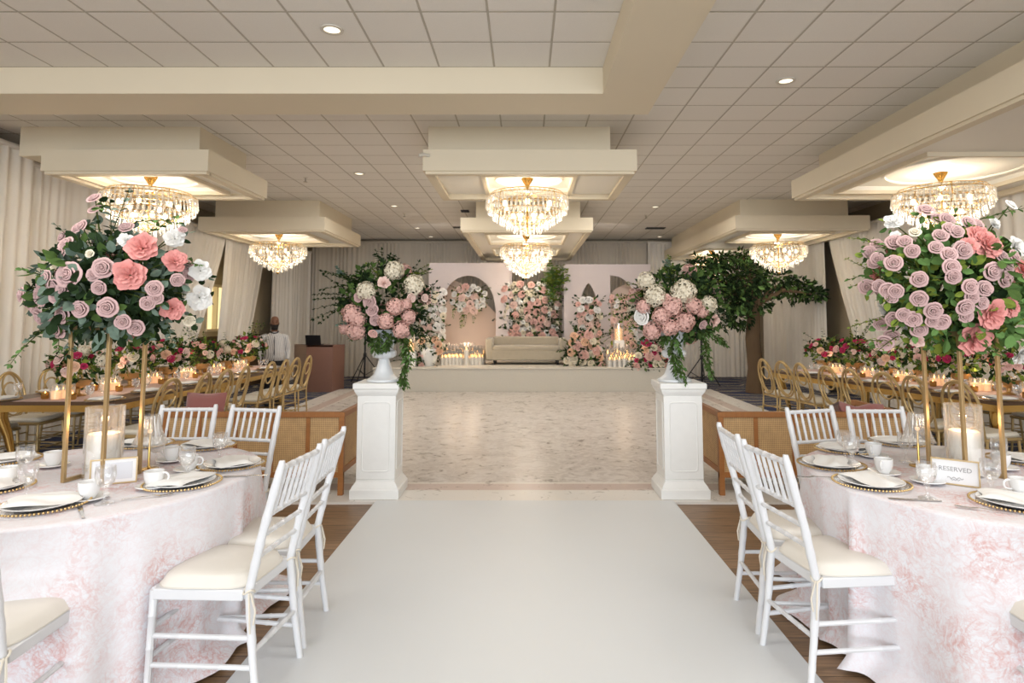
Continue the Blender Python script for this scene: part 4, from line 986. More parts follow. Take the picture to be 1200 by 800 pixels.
# --- urn arrangements
def urn_arrangement(label, urn, Yc, cpx, rpx, flowers, seed, sprays, trails):
    rnd = random.Random(seed); sc = Yc / 722
    r = thing('flower_arrangement', label, 'flower arrangement', urn, 0, 'urn flower arrangements on the pedestals')
    c = at(*cpx, Y=Yc); rad = Vector((rpx[0] * sc, rpx[0] * sc * .75, rpx[1] * sc)); m = MB(); ms = MB()
    cloud(m, c, rad * .95, 900, .07, .02, rnd, (0, 0, 1, 1), 0, .3, 1.0, .55)
    cloud(m, (c.x, c.y, urn[2] + .05), (.16, .16, .12), 120, .06, .018, rnd, (0, 1), 0, .2, 1, .5)
    for (x0, y0, x1, y1, n, kind) in sprays:
        a, b = at(x0, y0, Y=Yc), at(x1, y1, Y=Yc + rnd.uniform(-.2, .12)); d = b - a
        for j in range(3):
            dd = d + rdir(rnd) * d.length * .28
            if kind == 'dark': spray(m, ms, a, dd, d.length, n, .06, .017, rnd, (0,), 0, .2, .5)
            elif kind == 'lime': spray(m, ms, a, dd, d.length * .9, n, .05, .012, rnd, (2, 1), 0, .3, .3)
            else: spray(m, ms, a, dd, d.length * .9, n, .055, .02, rnd, (3, 1), 1, .2, .3)
    for tr in trails:
        pts = [at(x, y, Y=Yc - .16) for x, y in tr]
        for i in range(len(pts) - 1):
            for j in range(3): spray(m, ms, pts[i] + rdir(rnd) * .02, (pts[i + 1] - pts[i]) + rdir(rnd) * .03, (pts[i + 1] - pts[i]).length * 1.1, 6, .075, .015, rnd, (1, 1, 4), 0, .1, .1)
    for k in range(8):
        a = k * .8; ms.tube([Vector(urn) + Vector((.03 * math.cos(a), .03 * math.sin(a), -.03)), c + Vector((math.cos(a) * .15, math.sin(a) * .15, -.05))], .005, 5)
    m.build('foliage', GREENS, r, loc=-r.location, smooth=False); ms.build('stems', M['stem'], r, loc=-r.location)
    for (x, y, kind, col, w) in flowers:
        u, v = (x - cpx[0]) / rpx[0], (y - cpx[1]) / rpx[1]; q = max(0.02, 1 - .8 * (u * u + v * v))
        p = at(x, y, Y=Yc - rad.y * math.sqrt(q)); d = Vector(((p - c).x / rad.x, -1.0, (p - c).z / rad.z * .8 + rnd.uniform(-.1, .2)))
        flower(r, kind, col, p, d, w * .55 * p.y / 722, rnd)
    for _ in range(18):
        u = rdir(rnd); u.y = abs(u.y) * .9 + .15; u.normalize(); k = rnd.choice([('hyd', 'pink'), ('hyd', 'creamf'), ('rose', 'mauve')])
        flower(r, k[0], k[1], c + Vector((u.x * rad.x, u.y * rad.y, u.z * rad.z)) * .95, u, .07, rnd)
h_ = 'hyd'
UL = [(462, 317, h_, k_, 20), (485, 334, h_, k_, 22), (429, 341, h_, k_, 20), (450, 331, 'peo', 'blush', 14), (413, 368, h_, 'pink', 21), (417, 387, h_, 'pink', 20), (404, 385, h_, 'pink', 12), (420, 374, h_, 'pink', 16), (463, 359, h_, 'pink', 18), (476, 356, h_, 'pink', 12), (452, 376, h_, 'pink', 17), (479, 371, h_, 'pink', 15), (470, 386, h_, 'pink', 18), (482, 349, 'rose', 'blush', 9), (433, 354, 'rose', m_, 13), (436, 363, 'rose', m_, 12), (440, 375, 'rose', m_, 11), (420, 348, 'rose', m_, 10), (437, 391, 'rose', 'pink', 9), (498, 349, 'rose', 'blush', 8)]
urn_arrangement('dark leafy arrangement of pink and cream hydrangeas in the left urn', (pxl + .02, PYL, UZ + .4), 5.42, (448, 355), (52, 50), UL, 21,
    [(430, 345, 366, 358, 12, 'dark'), (430, 335, 378, 316, 12, 'dark'), (440, 325, 405, 318, 8, 'dark'), (450, 320, 444, 294, 8, 'dark'), (445, 325, 434, 302, 8, 'lime'), (480, 325, 500, 308, 8, 'lime'), (470, 340, 498, 312, 8, 'dark'), (420, 370, 400, 390, 6, 'euc'), (490, 350, 512, 340, 8, 'dark'), (485, 370, 510, 372, 8, 'dark'), (455, 310, 462, 300, 6, 'dark'), (420, 350, 372, 335, 12, 'dark'), (490, 380, 500, 400, 6, 'dark'), (410, 335, 424, 322, 6, 'lime'), (405, 325, 396, 318, 5, 'euc')],
    [[(445, 392), (442, 402), (438, 412)], [(468, 392), (474, 408), (476, 425), (471, 442), (478, 452)], [(462, 390), (452, 402), (448, 410)], [(476, 395), (480, 415), (475, 432)]])
UR = [(757, 329, h_, k_, 19), (768, 347, h_, k_, 23), (801, 342, h_, k_, 26), (830, 357, h_, k_, 18), (752, 371, 'rose', w_, 16), (837, 376, 'peo', 'blush', 15), (754, 359, h_, 'pink', 15), (788, 359, h_, 'pink', 21), (775, 370, h_, 'pink', 19), (764, 387, h_, 'pink', 19), (802, 377, h_, 'pink', 21), (785, 383, h_, 'pink', 18), (812, 358, h_, 'pink', 18), (824, 381, 'rose', m_, 9), (823, 365, h_, 'pink', 13), (780, 350, 'rose', 'pink', 10)]
urn_arrangement('arrangement of cream and pink hydrangeas in the right urn', (pxr - .03, PYL, UZ + .4), 5.42, (794, 358), (54, 46), UR, 22,
    [(770, 345, 722, 338, 10, 'lime'), (760, 360, 724, 362, 10, 'dark'), (790, 330, 784, 300, 10, 'lime'), (785, 330, 778, 305, 8, 'euc'), (760, 340, 735, 330, 7, 'lime'), (820, 345, 840, 325, 8, 'lime'), (840, 360, 856, 372, 7, 'dark'), (770, 380, 740, 392, 8, 'euc'), (780, 390, 772, 402, 5, 'dark'), (830, 370, 850, 385, 7, 'dark'), (750, 365, 730, 380, 7, 'lime'), (800, 330, 808, 318, 6, 'euc')],
    [[(790, 392), (787, 410), (795, 428), (799, 446)], [(820, 385), (826, 402), (828, 420), (833, 438)], [(825, 385), (840, 395), (850, 403)], [(790, 395), (794, 415), (792, 432)], [(782, 390), (775, 398)]])

# --- stage flowers
def stage_flowers(label, Y, region, n, kinds, seed, nleaf=260, depth=.25, lf=.10, mis=(0, 1), extra=None, shape='ell', name='flower_arrangement'):
    rnd = random.Random(seed); x0, y0, x1, y1 = region
    b = at((x0 + x1) / 2, y1, Y=Y); kinds = [(q[0], q[1], q[2] * .72) for q in kinds]; n = int(n * 1.12); r = thing(name, label, 'flower arrangement', (b.x, b.y, max(SZ, b.z)), 0, 'flower arrangements on the stage')
    m = MB(); ms = MB(); c = at((x0 + x1) / 2, (y0 + y1) / 2, Y=Y); rx = (x1 - x0) / 2 * Y / 716; rz = (y1 - y0) / 2 * Y / 716
    def rp():
        while True:
            u, v = rnd.uniform(-1, 1), rnd.uniform(-1, 1)
            if shape == 'ell' and u * u + v * v > 1: continue
            if shape == 'pyr' and abs(u) > .45 + .55 * (1 - v) / 2 * 1.2: continue
            return u, v
    for _ in range(nleaf):
        u, v = rp(); p = Vector((c.x + u * rx, c.y + rnd.uniform(-1.15, .7) * depth, c.z + v * rz))
        leaf(m, p, Vector((u, -.5, v)) * .6 + rdir(rnd), rdir(rnd), lf * rnd.uniform(.7, 1.3), lf * .3, rnd.choice(mis), 0)
    for _ in range(int(nleaf / 26)):
        u, v = rp(); spray(m, ms, (c.x + u * rx * .8, c.y, c.z + v * rz * .8), Vector((u, -.2, v * .6 + .2)), .35, 8, lf, lf * .28, rnd, mis, 0, .4, .4)
    if extra: extra(m, ms, rnd)
    m.build('foliage', GREENS, r, loc=-r.location, smooth=False); ms.build('stems', M['stem'], r, loc=-r.location)
    pl = []
    tries = 0
    while len(pl) < n and tries < n * 60:
        tries += 1; u, v = rp(); kd, col, s = rnd.choice(kinds); p = Vector((c.x + u * rx * .93, c.y - depth * rnd.uniform(.5, 1.0), c.z + v * rz * .93))
        if any((p - q).length < (s + t) * .92 for q, t in pl): continue
        pl.append((p, s)); flower(r, kd, col, p, (u * .5, -1, v * .3 + .15), s, rnd)
    return r
stage_flowers('dense wall of pink and white roses behind the stage sofa', 15.3, (588, 330, 656, 400), 86, [('rose', 'pink', .125), ('rose', 'pink', .12), ('rose', 'blush', .12), ('rose', 'pink', .115), ('small', 'creamf', .075), ('small', 'whitef', .07)], 31, 420, .12, .13, (0, 0, 1), shape='rect',
    extra=lambda m, ms, rnd: [spray(m, ms, at(646, y, Y=15.25), (rnd.uniform(-.2, .8), -.3, rnd.uniform(.1, 1)), .45, 8, .16, .04, rnd, (2, 4), 0, .5, .4) for y in (325, 332, 340, 348, 356, 335, 328, 345, 338) for _ in range(4)])
stage_flowers('hanging pink and white rose cluster inside the wide round arch', 15.05, (527, 334, 572, 366), 20, [('rose', 'pink', .12), ('rose', 'blush', .12), ('small', 'whitef', .09)], 32, 170, .15, .09, (0, 1, 2),
    extra=lambda m, ms, rnd: [spray(m, ms, at(x, y, Y=15.0), (rnd.uniform(-.1, .1), -.1, -1), .35, 8, .08, .025, rnd, (2, 1), 0, .1, .2) for x, y in ((543, 362), (545, 364), (532, 355), (556, 360), (541, 366))])
stage_flowers('tall column of white and blush roses on the left edge of the backdrop', 14.6, (496, 338, 521, 424), 32, [('rose', 'blush', .11), ('small', 'whitef', .09), ('rose', 'creamf', .10), ('rose', 'whitef', .12)], 33, 260, .16, .1, (0, 1), shape='rect')
stage_flowers('low pink rose bouquet in the ivory floor vase at the stage left', 13.5, (486, 395, 521, 415), 16, [('rose', 'pink', .1), ('rose', 'peachf', .1), ('small', 'creamf', .07)], 34, 160, .2, .1, (0, 1))
stage_flowers('tall cascade of white and pink flowers before the pointed arch', 14.3, (676, 346, 704, 425), 30, [('rose', 'whitef', .11), ('rose', 'blush', .11), ('small', 'pink', .08), ('rose', 'creamf', .11)], 35, 220, .18, .1, (0, 1), shape='rect')
stage_flowers('low peach and pink rose mound right of the stage sofa', 13.6, (660, 388, 706, 430), 18, [('rose', 'pink', .13), ('rose', 'peachf', .11), ('small', 'creamf', .1)], 36, 320, .25, .11, (0, 0, 1), shape='pyr')
stage_flowers('airy pink and white blossom column right of the candle pillars', 14.2, (714, 346, 748, 408), 34, [('small', 'whitef', .07), ('small', 'blush', .07), ('small', 'pink', .07), ('peo', 'blush', .12)], 37, 260, .25, .08, (0, 1, 2), shape='rect')
stage_flowers('mound of peach, pink and burgundy flowers at the stage front right', 13.1, (740, 398, 784, 433), 22, [('rose', 'peachf', .1), ('rose', 'pink', .11), ('small', 'creamf', .09), ('small', 'magenta', .06)], 38, 300, .22, .1, (0, 0, 1), shape='pyr')
stage_flowers('low greenery and blush roses beside the vase, left end of the stage', 13.45, (480, 404, 500, 432), 5, [('rose', 'pink', .08)], 39, 160, .15, .1, (0, 1))
# ivory vase on the stage
vx = X_(503, 13.4)
vz = thing('floor_vase', 'ivory rounded vase standing at the left of the stage', 'vase', (vx, 13.45, SZ))
MB().lathe([(.10, 0), (.12, .03), (.17, .16), (.2, .28), (.19, .36), (.12, .4), (.11, .43), (.14, .45), (.13, .45), (.1, .43), (0, .4)], 32, cap=False).build('vase_body', M['pedestal'], vz)
MB().lathe([(.14, .44), (.15, .45), (.14, .46)], 32, cap=False).build('rim', M['pedestal'], vz)

# candles on the stage (each cluster counted candle by candle)
def make_stage_candle():
    r = thing('pillar_candle', 'candle', 'candle')
    wx = MB().lathe([(0, 0), (.045, 0), (.045, .16), (.03, .165), (0, .16)], 14, cap=False).build('wax_pillar', M['candle'], r)
    MB().lathe([(.052, 0), (.052, .3), (.05, .3), (.05, 0)], 14, cap=False).build('glass_cylinder', M['glass'], r)
    MB().lathe([(0, .165), (.010, .18), (.009, .20), (0, .225)], 8, cap=False).build('flame', M['flame'], wx)
    return r
scn = make_stage_candle(); rnd = random.Random(5); fst = True
def stage_candle(x, y, s, lab, grp, sc_z=1):
    global fst
    if fst: o = scn; o.location = (x, y, SZ); o['label'] = lab; o['group'] = grp; fst = False
    else: o = dup(scn, (x, y, SZ), 0, lab, grp)
    o.scale = (s, s, s * sc_z)
CL1 = 'lit white pillar candle in the crowded cluster under the wide arch'; CL2 = 'lit white pillar candle in the cluster right of the rose mound'
xa, xb = X_(521, 14), X_(568, 14)
for j in range(4):
    for i in range(11):
        stage_candle(xa + (xb - xa) * (i + .5 * (j % 2)) / 11, 13.7 + .16 * j, 1.0, CL1, 'candles under the wide arch', rnd.uniform(.8, 1.1) + .16 * j)
tallc = thing('pillar_candle', 'tallest white candle in the middle of the cluster under the wide arch', 'candle', (X_(547, 13.6), 13.58, SZ))
MB().lathe([(0, 0), (.05, 0), (.05, .34), (0, .34)], 16, cap=False).build('wax_pillar', M['candle'], tallc); MB().lathe([(0, .34), (.012, .36), (0, .42)], 8, cap=False).build('flame', M['flame'], tallc); MB().lathe([(.06, 0), (.06, .5), (.058, .5), (.058, 0)], 18, cap=False).build('glass_cylinder', M['glass'], tallc)
xa, xb = X_(713, 13.3), X_(744, 13.3)
for j in range(3):
    for i in range(6 - (j > 1)): stage_candle(xa + (xb - xa) * (i + .5 * (j % 2)) / 5.5, 13.15 + .15 * j, 1.05, CL2, 'candles at the right of the stage', rnd.uniform(.85, 1.2) + .18 * j)
lan = thing('tall_candle_pillar', 'tall white candle column in glass rising behind the right candle cluster', 'candle', (X_(724, 13.8), 13.7, SZ))
MB().cbox(-.11, .11, -.11, .11, 0, .55, .01).build('block_base', M['pedestal'], lan); MB().lathe([(0, .55), (.09, .55), (.09, .8), (0, .8)], 20, cap=False).build('wax_pillar', M['wax_lit'], lan); MB().lathe([(.11, .55), (.11, .92), (.107, .92), (.107, .55)], 24, cap=False).build('glass_cylinder', M['glass'], lan); MB().lathe([(0, .8), (.02, .83), (0, .9)], 8, cap=False).build('flame', M['flame'], lan)
# big hurricane at the stage left front
hz_ = thing('pillar_candle', 'large white candle in a glass cylinder at the far left of the stage', 'candle', (X_(482, 13.3), 13.25, SZ))
MB().cbox(-.12, .12, -.12, .12, 0, .32, .01).build('block_base', M['pedestal'], hz_); MB().lathe([(0, .32), (.08, .32), (.08, .5), (0, .5)], 20, cap=False).build('wax_pillar', M['wax_lit'], hz_); MB().lathe([(.11, .32), (.11, .72), (.107, .72), (.107, .32)], 24, cap=False).build('glass_cylinder', M['glass'], hz_); MB().lathe([(0, .5), (.018, .53), (0, .6)], 8, cap=False).build('flame', M['flame'], hz_)
for (x, y, e) in ((X_(535, 14), 13.5, 3), (X_(557, 14), 13.5, 3), (X_(546, 14), 14.5, 6), (X_(728, 13.3), 13.0, 2.5), (X_(728, 14), 14.0, 4), (X_(482, 13.3), 13.05, 1.5)):
    light('candle_cluster_light', 'POINT', (x, y, SZ + .5), e, (1, .74, .5), .12)
for x, e in ((-2.0, 10), (.2, 8), (1.8, 10)):       # area lamps with no fittings, washing the backdrop from above
    light('stage_wash', 'AREA', (x, 13.2, 3.3), e, (1, .93, .9), .4, .4, (R(38), 0, 0))

# ---------------------------------------------------------------- rattan sofas seen from behind
def rattan_sofa(x0, x1, label, flip):
    w = x1 - x0; r = thing('rattan_sofa', label, 'sofa', (x0, 5.36, .018), 0, 'rattan backed sofas beside the dance floor')
    hgt = .69; D = .78; n = 5 if w > 1.5 else 4; pw = .045
    for i in range(2):
        X = pw / 2 if i == 0 else w - pw / 2
        for y in (0, D): MB().bar((X, y, 0), (X, y, hgt), pw, pw).build('leg', M['wood'], r, smooth=False, bevel=.003)
    for i in range(1, n):
        X = w * i / n; MB().bar((X, 0, .16), (X, 0, hgt - .03), .032, .03).build('back_post', M['wood'], r, smooth=False)
    MB().bar((-.005, 0, hgt - .015), (w + .005, 0, hgt - .015), .05, .045).build('top_rail', M['woodx'], r, smooth=False, bevel=.003)
    MB().bar((0, 0, .17), (w, 0, .17), .04, .045).build('bottom_rail', M['woodx'], r, smooth=False)
    for X in (pw / 2, w - pw / 2):
        MB().bar((X, -.02, hgt - .015), (X, D + .02, hgt - .015), .05, .045).build('arm_rail', M['woodx'], r, smooth=False, bevel=.003)
        MB().bar((X, 0, .2), (X, D, .2), .035, .045).build('side_rail', M['woodx'], r, smooth=False)
        MB().box(X - .004, X + .004, .02, D - .02, .21, hgt - .03).build('cane_side', M['cane'], r, smooth=False)
    MB().box(.02, w - .02, -.004, .004, .19, hgt - .03).build('cane_back', M['cane'], r, smooth=False)
    MB().cbox(.05, w - .05, .05, D, .2, .42, .03).build('seat_cushion', M['white_seat'], r)
    return r
sxa, sxb = at(192, 500, Y=5.36).x, at(404, 500, Y=5.36).x
rattan_sofa(sxa, sxb - .0, 'rattan backed wooden sofa at the left of the dance floor', False)
sxc, sxd = at(841, 500, Y=5.36).x, at(1062, 500, Y=5.36).x
rattan_sofa(sxc, sxd, 'rattan backed wooden sofa at the right of the dance floor', True)
def pillow(label, c, w, h, rz):
    def side(sg):
        def fn(u, v):
            a, b = u * 2 - 1, v * 2 - 1; t = .075 * math.sqrt(max(0, 1 - abs(a) ** 3)) * math.sqrt(max(0, 1 - abs(b) ** 3))
            return (a * w / 2 * (1 - .06 * (1 - abs(b)) * abs(a)), sg * t, b * h / 2 * (1 - .07 * (1 - abs(a)) * abs(b)))
        return fn
    m = MB().grid(side(1), 12, 12).grid(side(-1), 12, 12); o = m.build('pillow', M['mauve_velvet'], ang=180); o.location = c; o.rotation_euler = (R(-12), 0, rz); tag(o, label, 'pillow')
c = at(238, 480, Y=5.56); pillow('mauve velvet pillow propped on the left rattan sofa', (c.x, 5.58, .655), .36, .40, 0)
# mauve throw folded over the right sofa back
x0, x1 = at(987, 480, Y=5.36).x, at(1040, 480, Y=5.36).x
def throw(u, v):
    x = x0 + (x1 - x0) * u; t = v * 1.0
    if t < .4: y, z = 5.36 + .30 - t * .6, .80 - .03 * math.sin(u * 3) - (.25 - t * .6) * .3
    else: q = (t - .4) / .6; y, z = 5.42 - .03 * math.sin(q * PI) - q * .04, .80 - .03 * math.sin(u * 3) - q * .09
    return (x + .015 * math.sin(v * 7), y + .01 * math.sin(u * 14), z + .012 * math.sin(u * 9 + v * 3) - .02 * abs(u - .5))
mt = MB().grid(throw, 24, 14).grid(lambda u, v: tuple(a - b for a, b in zip(throw(u, v), (0, -.02, .03))), 24, 14)
tag(mt.build('throw_blanket', M['mauve_velvet'], ang=180), 'mauve velvet throw heaped over the back of the right rattan sofa', 'throw')

# ---------------------------------------------------------------- gold oval back chairs
def make_gold_chair():
    r = thing('gold_chair', 'gold chair', 'chair')    # faces +y
    SH = .45; Wd = .2
    MB().cbox(-Wd, Wd, -.19, .21, SH - .03, SH, .012).build('seat_frame', M['goldchair'], r)
    MB().cbox(-Wd + .01, Wd - .01, -.18, .2, SH, SH + .045, .02).build('seat', M['white_seat'], r)
    for sx in (-1, 1):
        for sy in (-1, 1):
            MB().bamboo((sx * (Wd - .02), sy * .18, SH - .02), (sx * (Wd + .0), sy * .2, 0), .013, (.3, .6), 8, .010).build('leg', M['goldchair'], r)
    for z in (.15, .26):
        for sx in (-1, 1): MB().tube([(sx * (Wd - .01), -.19, z), (sx * (Wd - .01), .19, z)], .007, 6).build('stretcher', M['goldchair'], r)
        for sy in (-1, 1): MB().tube([(-Wd + .01, sy * .19, z + .03), (Wd - .01, sy * .19, z + .03)], .007, 6).build('stretcher', M['goldchair'], r)
    bk = lambda z: -.185 - (z - SH) * .2
    def oval(cx, cz, rx, rz, r_, nm):
        MB().tube([(cx + rx * math.cos(a), bk(cz + rz * math.sin(a)), cz + rz * math.sin(a)) for a in [2 * PI * i / 36 for i in range(36)]], r_, 7, closed=True).build(nm, M['goldchair'], r)
    oval(0, .71, .185, .235, .0135, 'back_frame'); oval(0, .80, .10, .13, .010, 'inner_oval'); oval(0, .67, .125, .17, .010, 'inner_oval')
    for s in (-1, 1): MB().tube([(s * .17, bk(SH), SH - .02), (s * .172, bk(.58), .6), (s * .178, bk(.66), .66)], .012, 7).build('back_post', M['goldchair'], r)
    return r
gc = make_gold_chair(); gfirst = True
def put_gold(x, y, face, label):
    global gfirst
    if gfirst: gfirst = False; gc.location = (x, y, 0); gc.rotation_euler = (0, 0, R(face - 90)); gc['label'] = label; gc['group'] = 'gold oval back chairs at the long tables'; return
    dup(gc, (x, y, 0), R(face - 90), label, 'gold oval back chairs at the long tables')
for i, Y in enumerate((5.92, 6.5, 6.98, 7.42, 8.2, 8.66, 9.1, 9.6)):
    put_gold(-3.62, Y, 180 + (-6, 4, -3, 5, -2, 3, -4, 2)[i], 'gold oval back chair, aisle side of left long table, %s from camera' % ORD[i])
for i, Y in enumerate((6.0, 6.6, 7.15, 7.75, 8.35, 8.95)):
    put_gold(-5.2, Y, (-4, 3, -2, 4, 0, 2)[i], 'gold oval back chair, wall side of left long table, %s from camera' % ORD[i])
RA = math.atan2(-.58, 3.25)      # right table is skewed
rt0 = Vector((4.35, 5.72)); rdirv = Vector((-.58, 3.25)).normalized(); rnrm = Vector((rdirv.y, -rdirv.x))
def rtp(s, t): q = rt0 + rdirv * s + rnrm * t; return q
skew = math.degrees(math.atan2(-rdirv.x, rdirv.y))
for i, s in enumerate((.05, .52, .95, 1.42, 1.85, 2.35, 2.78, 3.2)):
    q = rtp(s, -.13); put_gold(q.x, q.y, skew + (4, -3, 5, -4, 2, -3, 3, -2)[i], 'gold oval back chair, aisle side of right long table, %s from camera' % ORD[i])
for i, s in enumerate((.2, .8, 1.4, 2.0, 2.6)):
    q = rtp(s, 1.42); put_gold(q.x, q.y, 180 + skew + (3, -3, 2, -2, 0)[i], 'gold oval back chair, wall side of right long table, %s from camera' % ORD[i])

# ---------------------------------------------------------------- long tables
M['darktop'] = mat('dark_wood_table_top', (86, 62, 44), .3, var=.25, vs_=4, stretch=(1, 8, 1)); M['runner_pink'] = mat('dusty_pink_runner', (206, 178, 170), .7, var=.08)
def long_table(loc, rz, L, Wt, label, rl):
    r = thing('long_table', label, 'table', loc, rz)      # near-inner corner origin; +y away, +x across
    MB().box(0, Wt, 0, L, .715, .75).build('tabletop', M['darktop'], r, smooth=False, bevel=.004)
    m = MB(); m.box(.03, Wt - .03, .03, .05, .65, .715).box(.03, Wt - .03, L - .05, L - .03, .65, .715).box(.03, .05, .05, L - .05, .65, .715).box(Wt - .05, Wt - .03, .05, L - .05, .65, .715)
    m.build('apron', M['goldshiny'], r, smooth=False)
    for y, dy in ((.12, 1), (L - .12, -1)):
        for x, dx in ((.1, 1), (Wt - .1, -1)):
            m = MB(); m.tube([(x, y, .68), (x + dx * .0, y, .58), (x + dx * .05, y + dy * .03, .42), (x + dx * .09, y + dy * .05, .22), (x + dx * .05, y + dy * .03, .06), (x, y, .0)], [.06, .055, .04, .028, .026, .035], 10)
            m.build('leg', M['goldshiny'], r)
    for y in (L * .5,):
        for x in (.12, Wt - .12): MB().tube([(x, y, .68), (x, y, .4), (x, y, .0)], [.05, .03, .035], 10).build('leg', M['goldshiny'], r)
    o = MB().box(.3, Wt - .3, -.001, L + .001, .7505, .753).build('table_runner', M['runner_pink'], smooth=False)
    o.location = loc; o.rotation_euler = (0, 0, rz); tag(o, rl, 'table runner', 'runners on the long tables')
long_table((-5.03, 5.75, 0), 0, 4.5, 1.25, 'long dark topped table with gold base at the left', 'dusty pink runner along the left long table')
long_table((4.35, 5.72, 0), R(skew), 3.7, 1.25, 'long dark topped table with gold base at the right', 'dusty pink runner along the right long table')

def make_centre(seed, cols):
    rnd = random.Random(seed)
    r = thing('table_bouquet', 'bouquet', 'flower arrangement')
    MB().lathe([(.07, 0), (.075, .01), (.02, .03), (.02, .07), (.09, .10), (.12, .16), (.115, .16), (0, .12)], 22, cap=False).build('compote_bowl', M['gold'], r)
    m, ms = MB(), MB(); c = Vector((0, 0, .30)); rad = Vector((.25, .23, .17))
    cloud(m, c, rad, 240, .07, .02, rnd, (0, 0, 1, 1, 2), 0, .3, 1.0, .55)
    for _ in range(9):
        d = rdir(rnd); d.z = abs(d.z) + .25; spray(m, ms, c, d, rnd.uniform(.26, .4), 8, .055, .015, rnd, (1, 2, 0), 0, .4, .3)
    m.build('foliage', GREENS, r, smooth=False); ms.build('stems', M['stem'], r)
    pl = []
    tries = 0
    while len(pl) < 22 and tries < 900:
        tries += 1; u = rdir(rnd)
        if u.z < -.35: continue
        k, col, s = rnd.choice(cols); p = c + Vector((u.x * rad.x, u.y * rad.y, u.z * rad.z)) * rnd.uniform(.9, 1.08)
        if any((p - q).length < (s + t) * .85 for q, t in pl): continue
        pl.append((p, s))
        o = bpy.data.objects.new(NAMES[k], FM[k, col]); COL.objects.link(o); o.parent = r; o.location = p; o.scale = (s, s, s); o.rotation_mode = 'QUATERNION'; o.rotation_quaternion = u.to_track_quat('Z', 'Y')
    return r
cA = make_centre(41, [('rose', 'blush', .05), ('rose', 'magenta', .038), ('hyd', 'creamf', .06), ('small', 'pink', .035), ('small', 'magenta', .028), ('rose', 'peachf', .045)])
cB = make_centre(42, [('rose', 'magenta', .035), ('rose', 'pink', .042), ('rose', 'creamf', .05), ('small', 'blush', .03), ('small', 'magenta', .03)])
GB = 'bouquets down the long tables'
LBY = [(6.15, 'nearest the camera'), (6.95, 'second from the camera'), (7.65, 'third from the camera'), (8.45, 'fourth from the camera'), (9.2, 'fifth from the camera'), (9.9, 'at its far end by the man')]
fA = fB = True
def put_c(i, x, y, lab):
    global fA, fB
    src = cA if i % 2 == 0 else cB; rz = i * 1.3; loc = (x, y, .753)
    if src is cA and fA: fA = False; cA.location = loc; cA['label'] = lab; cA['group'] = GB; return
    if src is cB and fB: fB = False; cB.location = loc; cB['label'] = lab; cB['group'] = GB; return
    dup(src, loc, rz, lab, GB, (1, .92, 1.08)[i % 3])
for i, (y, w) in enumerate(LBY): put_c(i, -4.42, y, 'pink and cream bouquet on the left long table, ' + w)
RBS = [(.45, 'nearest the camera'), (.98, 'second from the camera'), (1.5, 'third from the camera'), (2.05, 'fourth from the camera'), (2.65, 'fifth from the camera'), (3.3, 'at its far end')]
for i, (s, w) in enumerate(RBS): q = rtp(s, .62); put_c(i + 1, q.x, q.y, 'pink and cream bouquet on the right long table, ' + w)
# votives, glasses and candles on the long tables
vt = thing('votive_candle', 'votive', 'candle')
MB().lathe([(.025, 0), (.034, .01), (.036, .06), (.032, .06), (.03, .012), (0, .01)], 16, cap=False).build('gold_cup', M['goldshiny'], vt)
wx = MB().lathe([(0, .012), (.028, .012), (.028, .045), (0, .045)], 12, cap=False).build('wax', M['wax_lit'], vt)
MB().lathe([(0, .045), (.007, .055), (0, .075)], 6, cap=False).build('flame', M['flame'], wx)
vfirst = True
def put_v(loc, lab, grp):
    global vfirst
    if vfirst: vfirst = False; vt.location = loc; vt['label'] = lab; vt['group'] = grp
    else: dup(vt, loc, 0, lab, grp)
hc_ = thing('candle_glass', 'lit candle', 'candle')
MB().lathe([(.055, 0), (.055, .14), (.052, .14), (.052, .005), (0, .005)], 18, cap=False).build('glass_cylinder', M['glass'], hc_)
wx = MB().lathe([(0, .006), (.045, .006), (.045, .08), (0, .08)], 16, cap=False).build('wax_pillar', M['wax_lit'], hc_)
MB().lathe([(0, .08), (.009, .095), (0, .125)], 8, cap=False).build('flame', M['flame'], wx)
hfirst = True
def put_h(loc, lab, grp):
    global hfirst
    if hfirst: hfirst = False; hc_.location = loc; hc_['label'] = lab; hc_['group'] = grp
    else: dup(hc_, loc, 0, lab, grp)
rnd = random.Random(77)
SEG = ['before the nearest bouquet', 'between the nearest and second bouquets', 'between the second and third bouquets', 'between the third and fourth bouquets', 'between the fourth and fifth bouquets', 'between the last two bouquets']
def dress(pos, side):
    """pos(seg, along, across)->(x,y) ; things between bouquets"""
    for s in range(6):
        for j, (al, ac, w) in enumerate(((-.02, .14, 'aisle side'), (.06, -.16, 'wall side'))):
            x, y = pos(s, al, ac); put_v((x, y, .753), 'gold votive %s, %s long table, %s' % (SEG[s], side, w), 'gold votives on the long tables')
        for j, (al, ac, w) in enumerate(((.0, -.02, 'left one'), (.1, .04, 'right one'))):
            x, y = pos(s, al, ac); put_h((x, y, .753), 'glass candle %s, %s long table, %s' % (SEG[s], side, w), 'glass candles on the long tables')
        for j, (al, ac, w) in enumerate(((.05, .40, 'aisle side'), (-.22, .40, 'aisle side, nearer'), (.05, -.42, 'wall side'))):
            x, y = pos(s, al, ac); put('goblet', Vector((x, y, .752)), 0, 'stemmed glass %s, %s long table, %s' % (SEG[s], side, w), 'glasses on the long tables')
        for j, (al, ac, w) in enumerate(((-.08, .48, 'aisle side'), (-.08, -.5, 'wall side'))):
            x, y = pos(s, al, ac); put('charger', Vector((x, y, .7515)), 0, 'gold rimmed plate %s, %s long table, %s' % (SEG[s], side, w), 'plates on the long tables')
            put('napkin', Vector((x, y, .762)), 1.57, 'white napkin %s, %s long table, %s' % (SEG[s], side, w), 'napkins on the long tables')
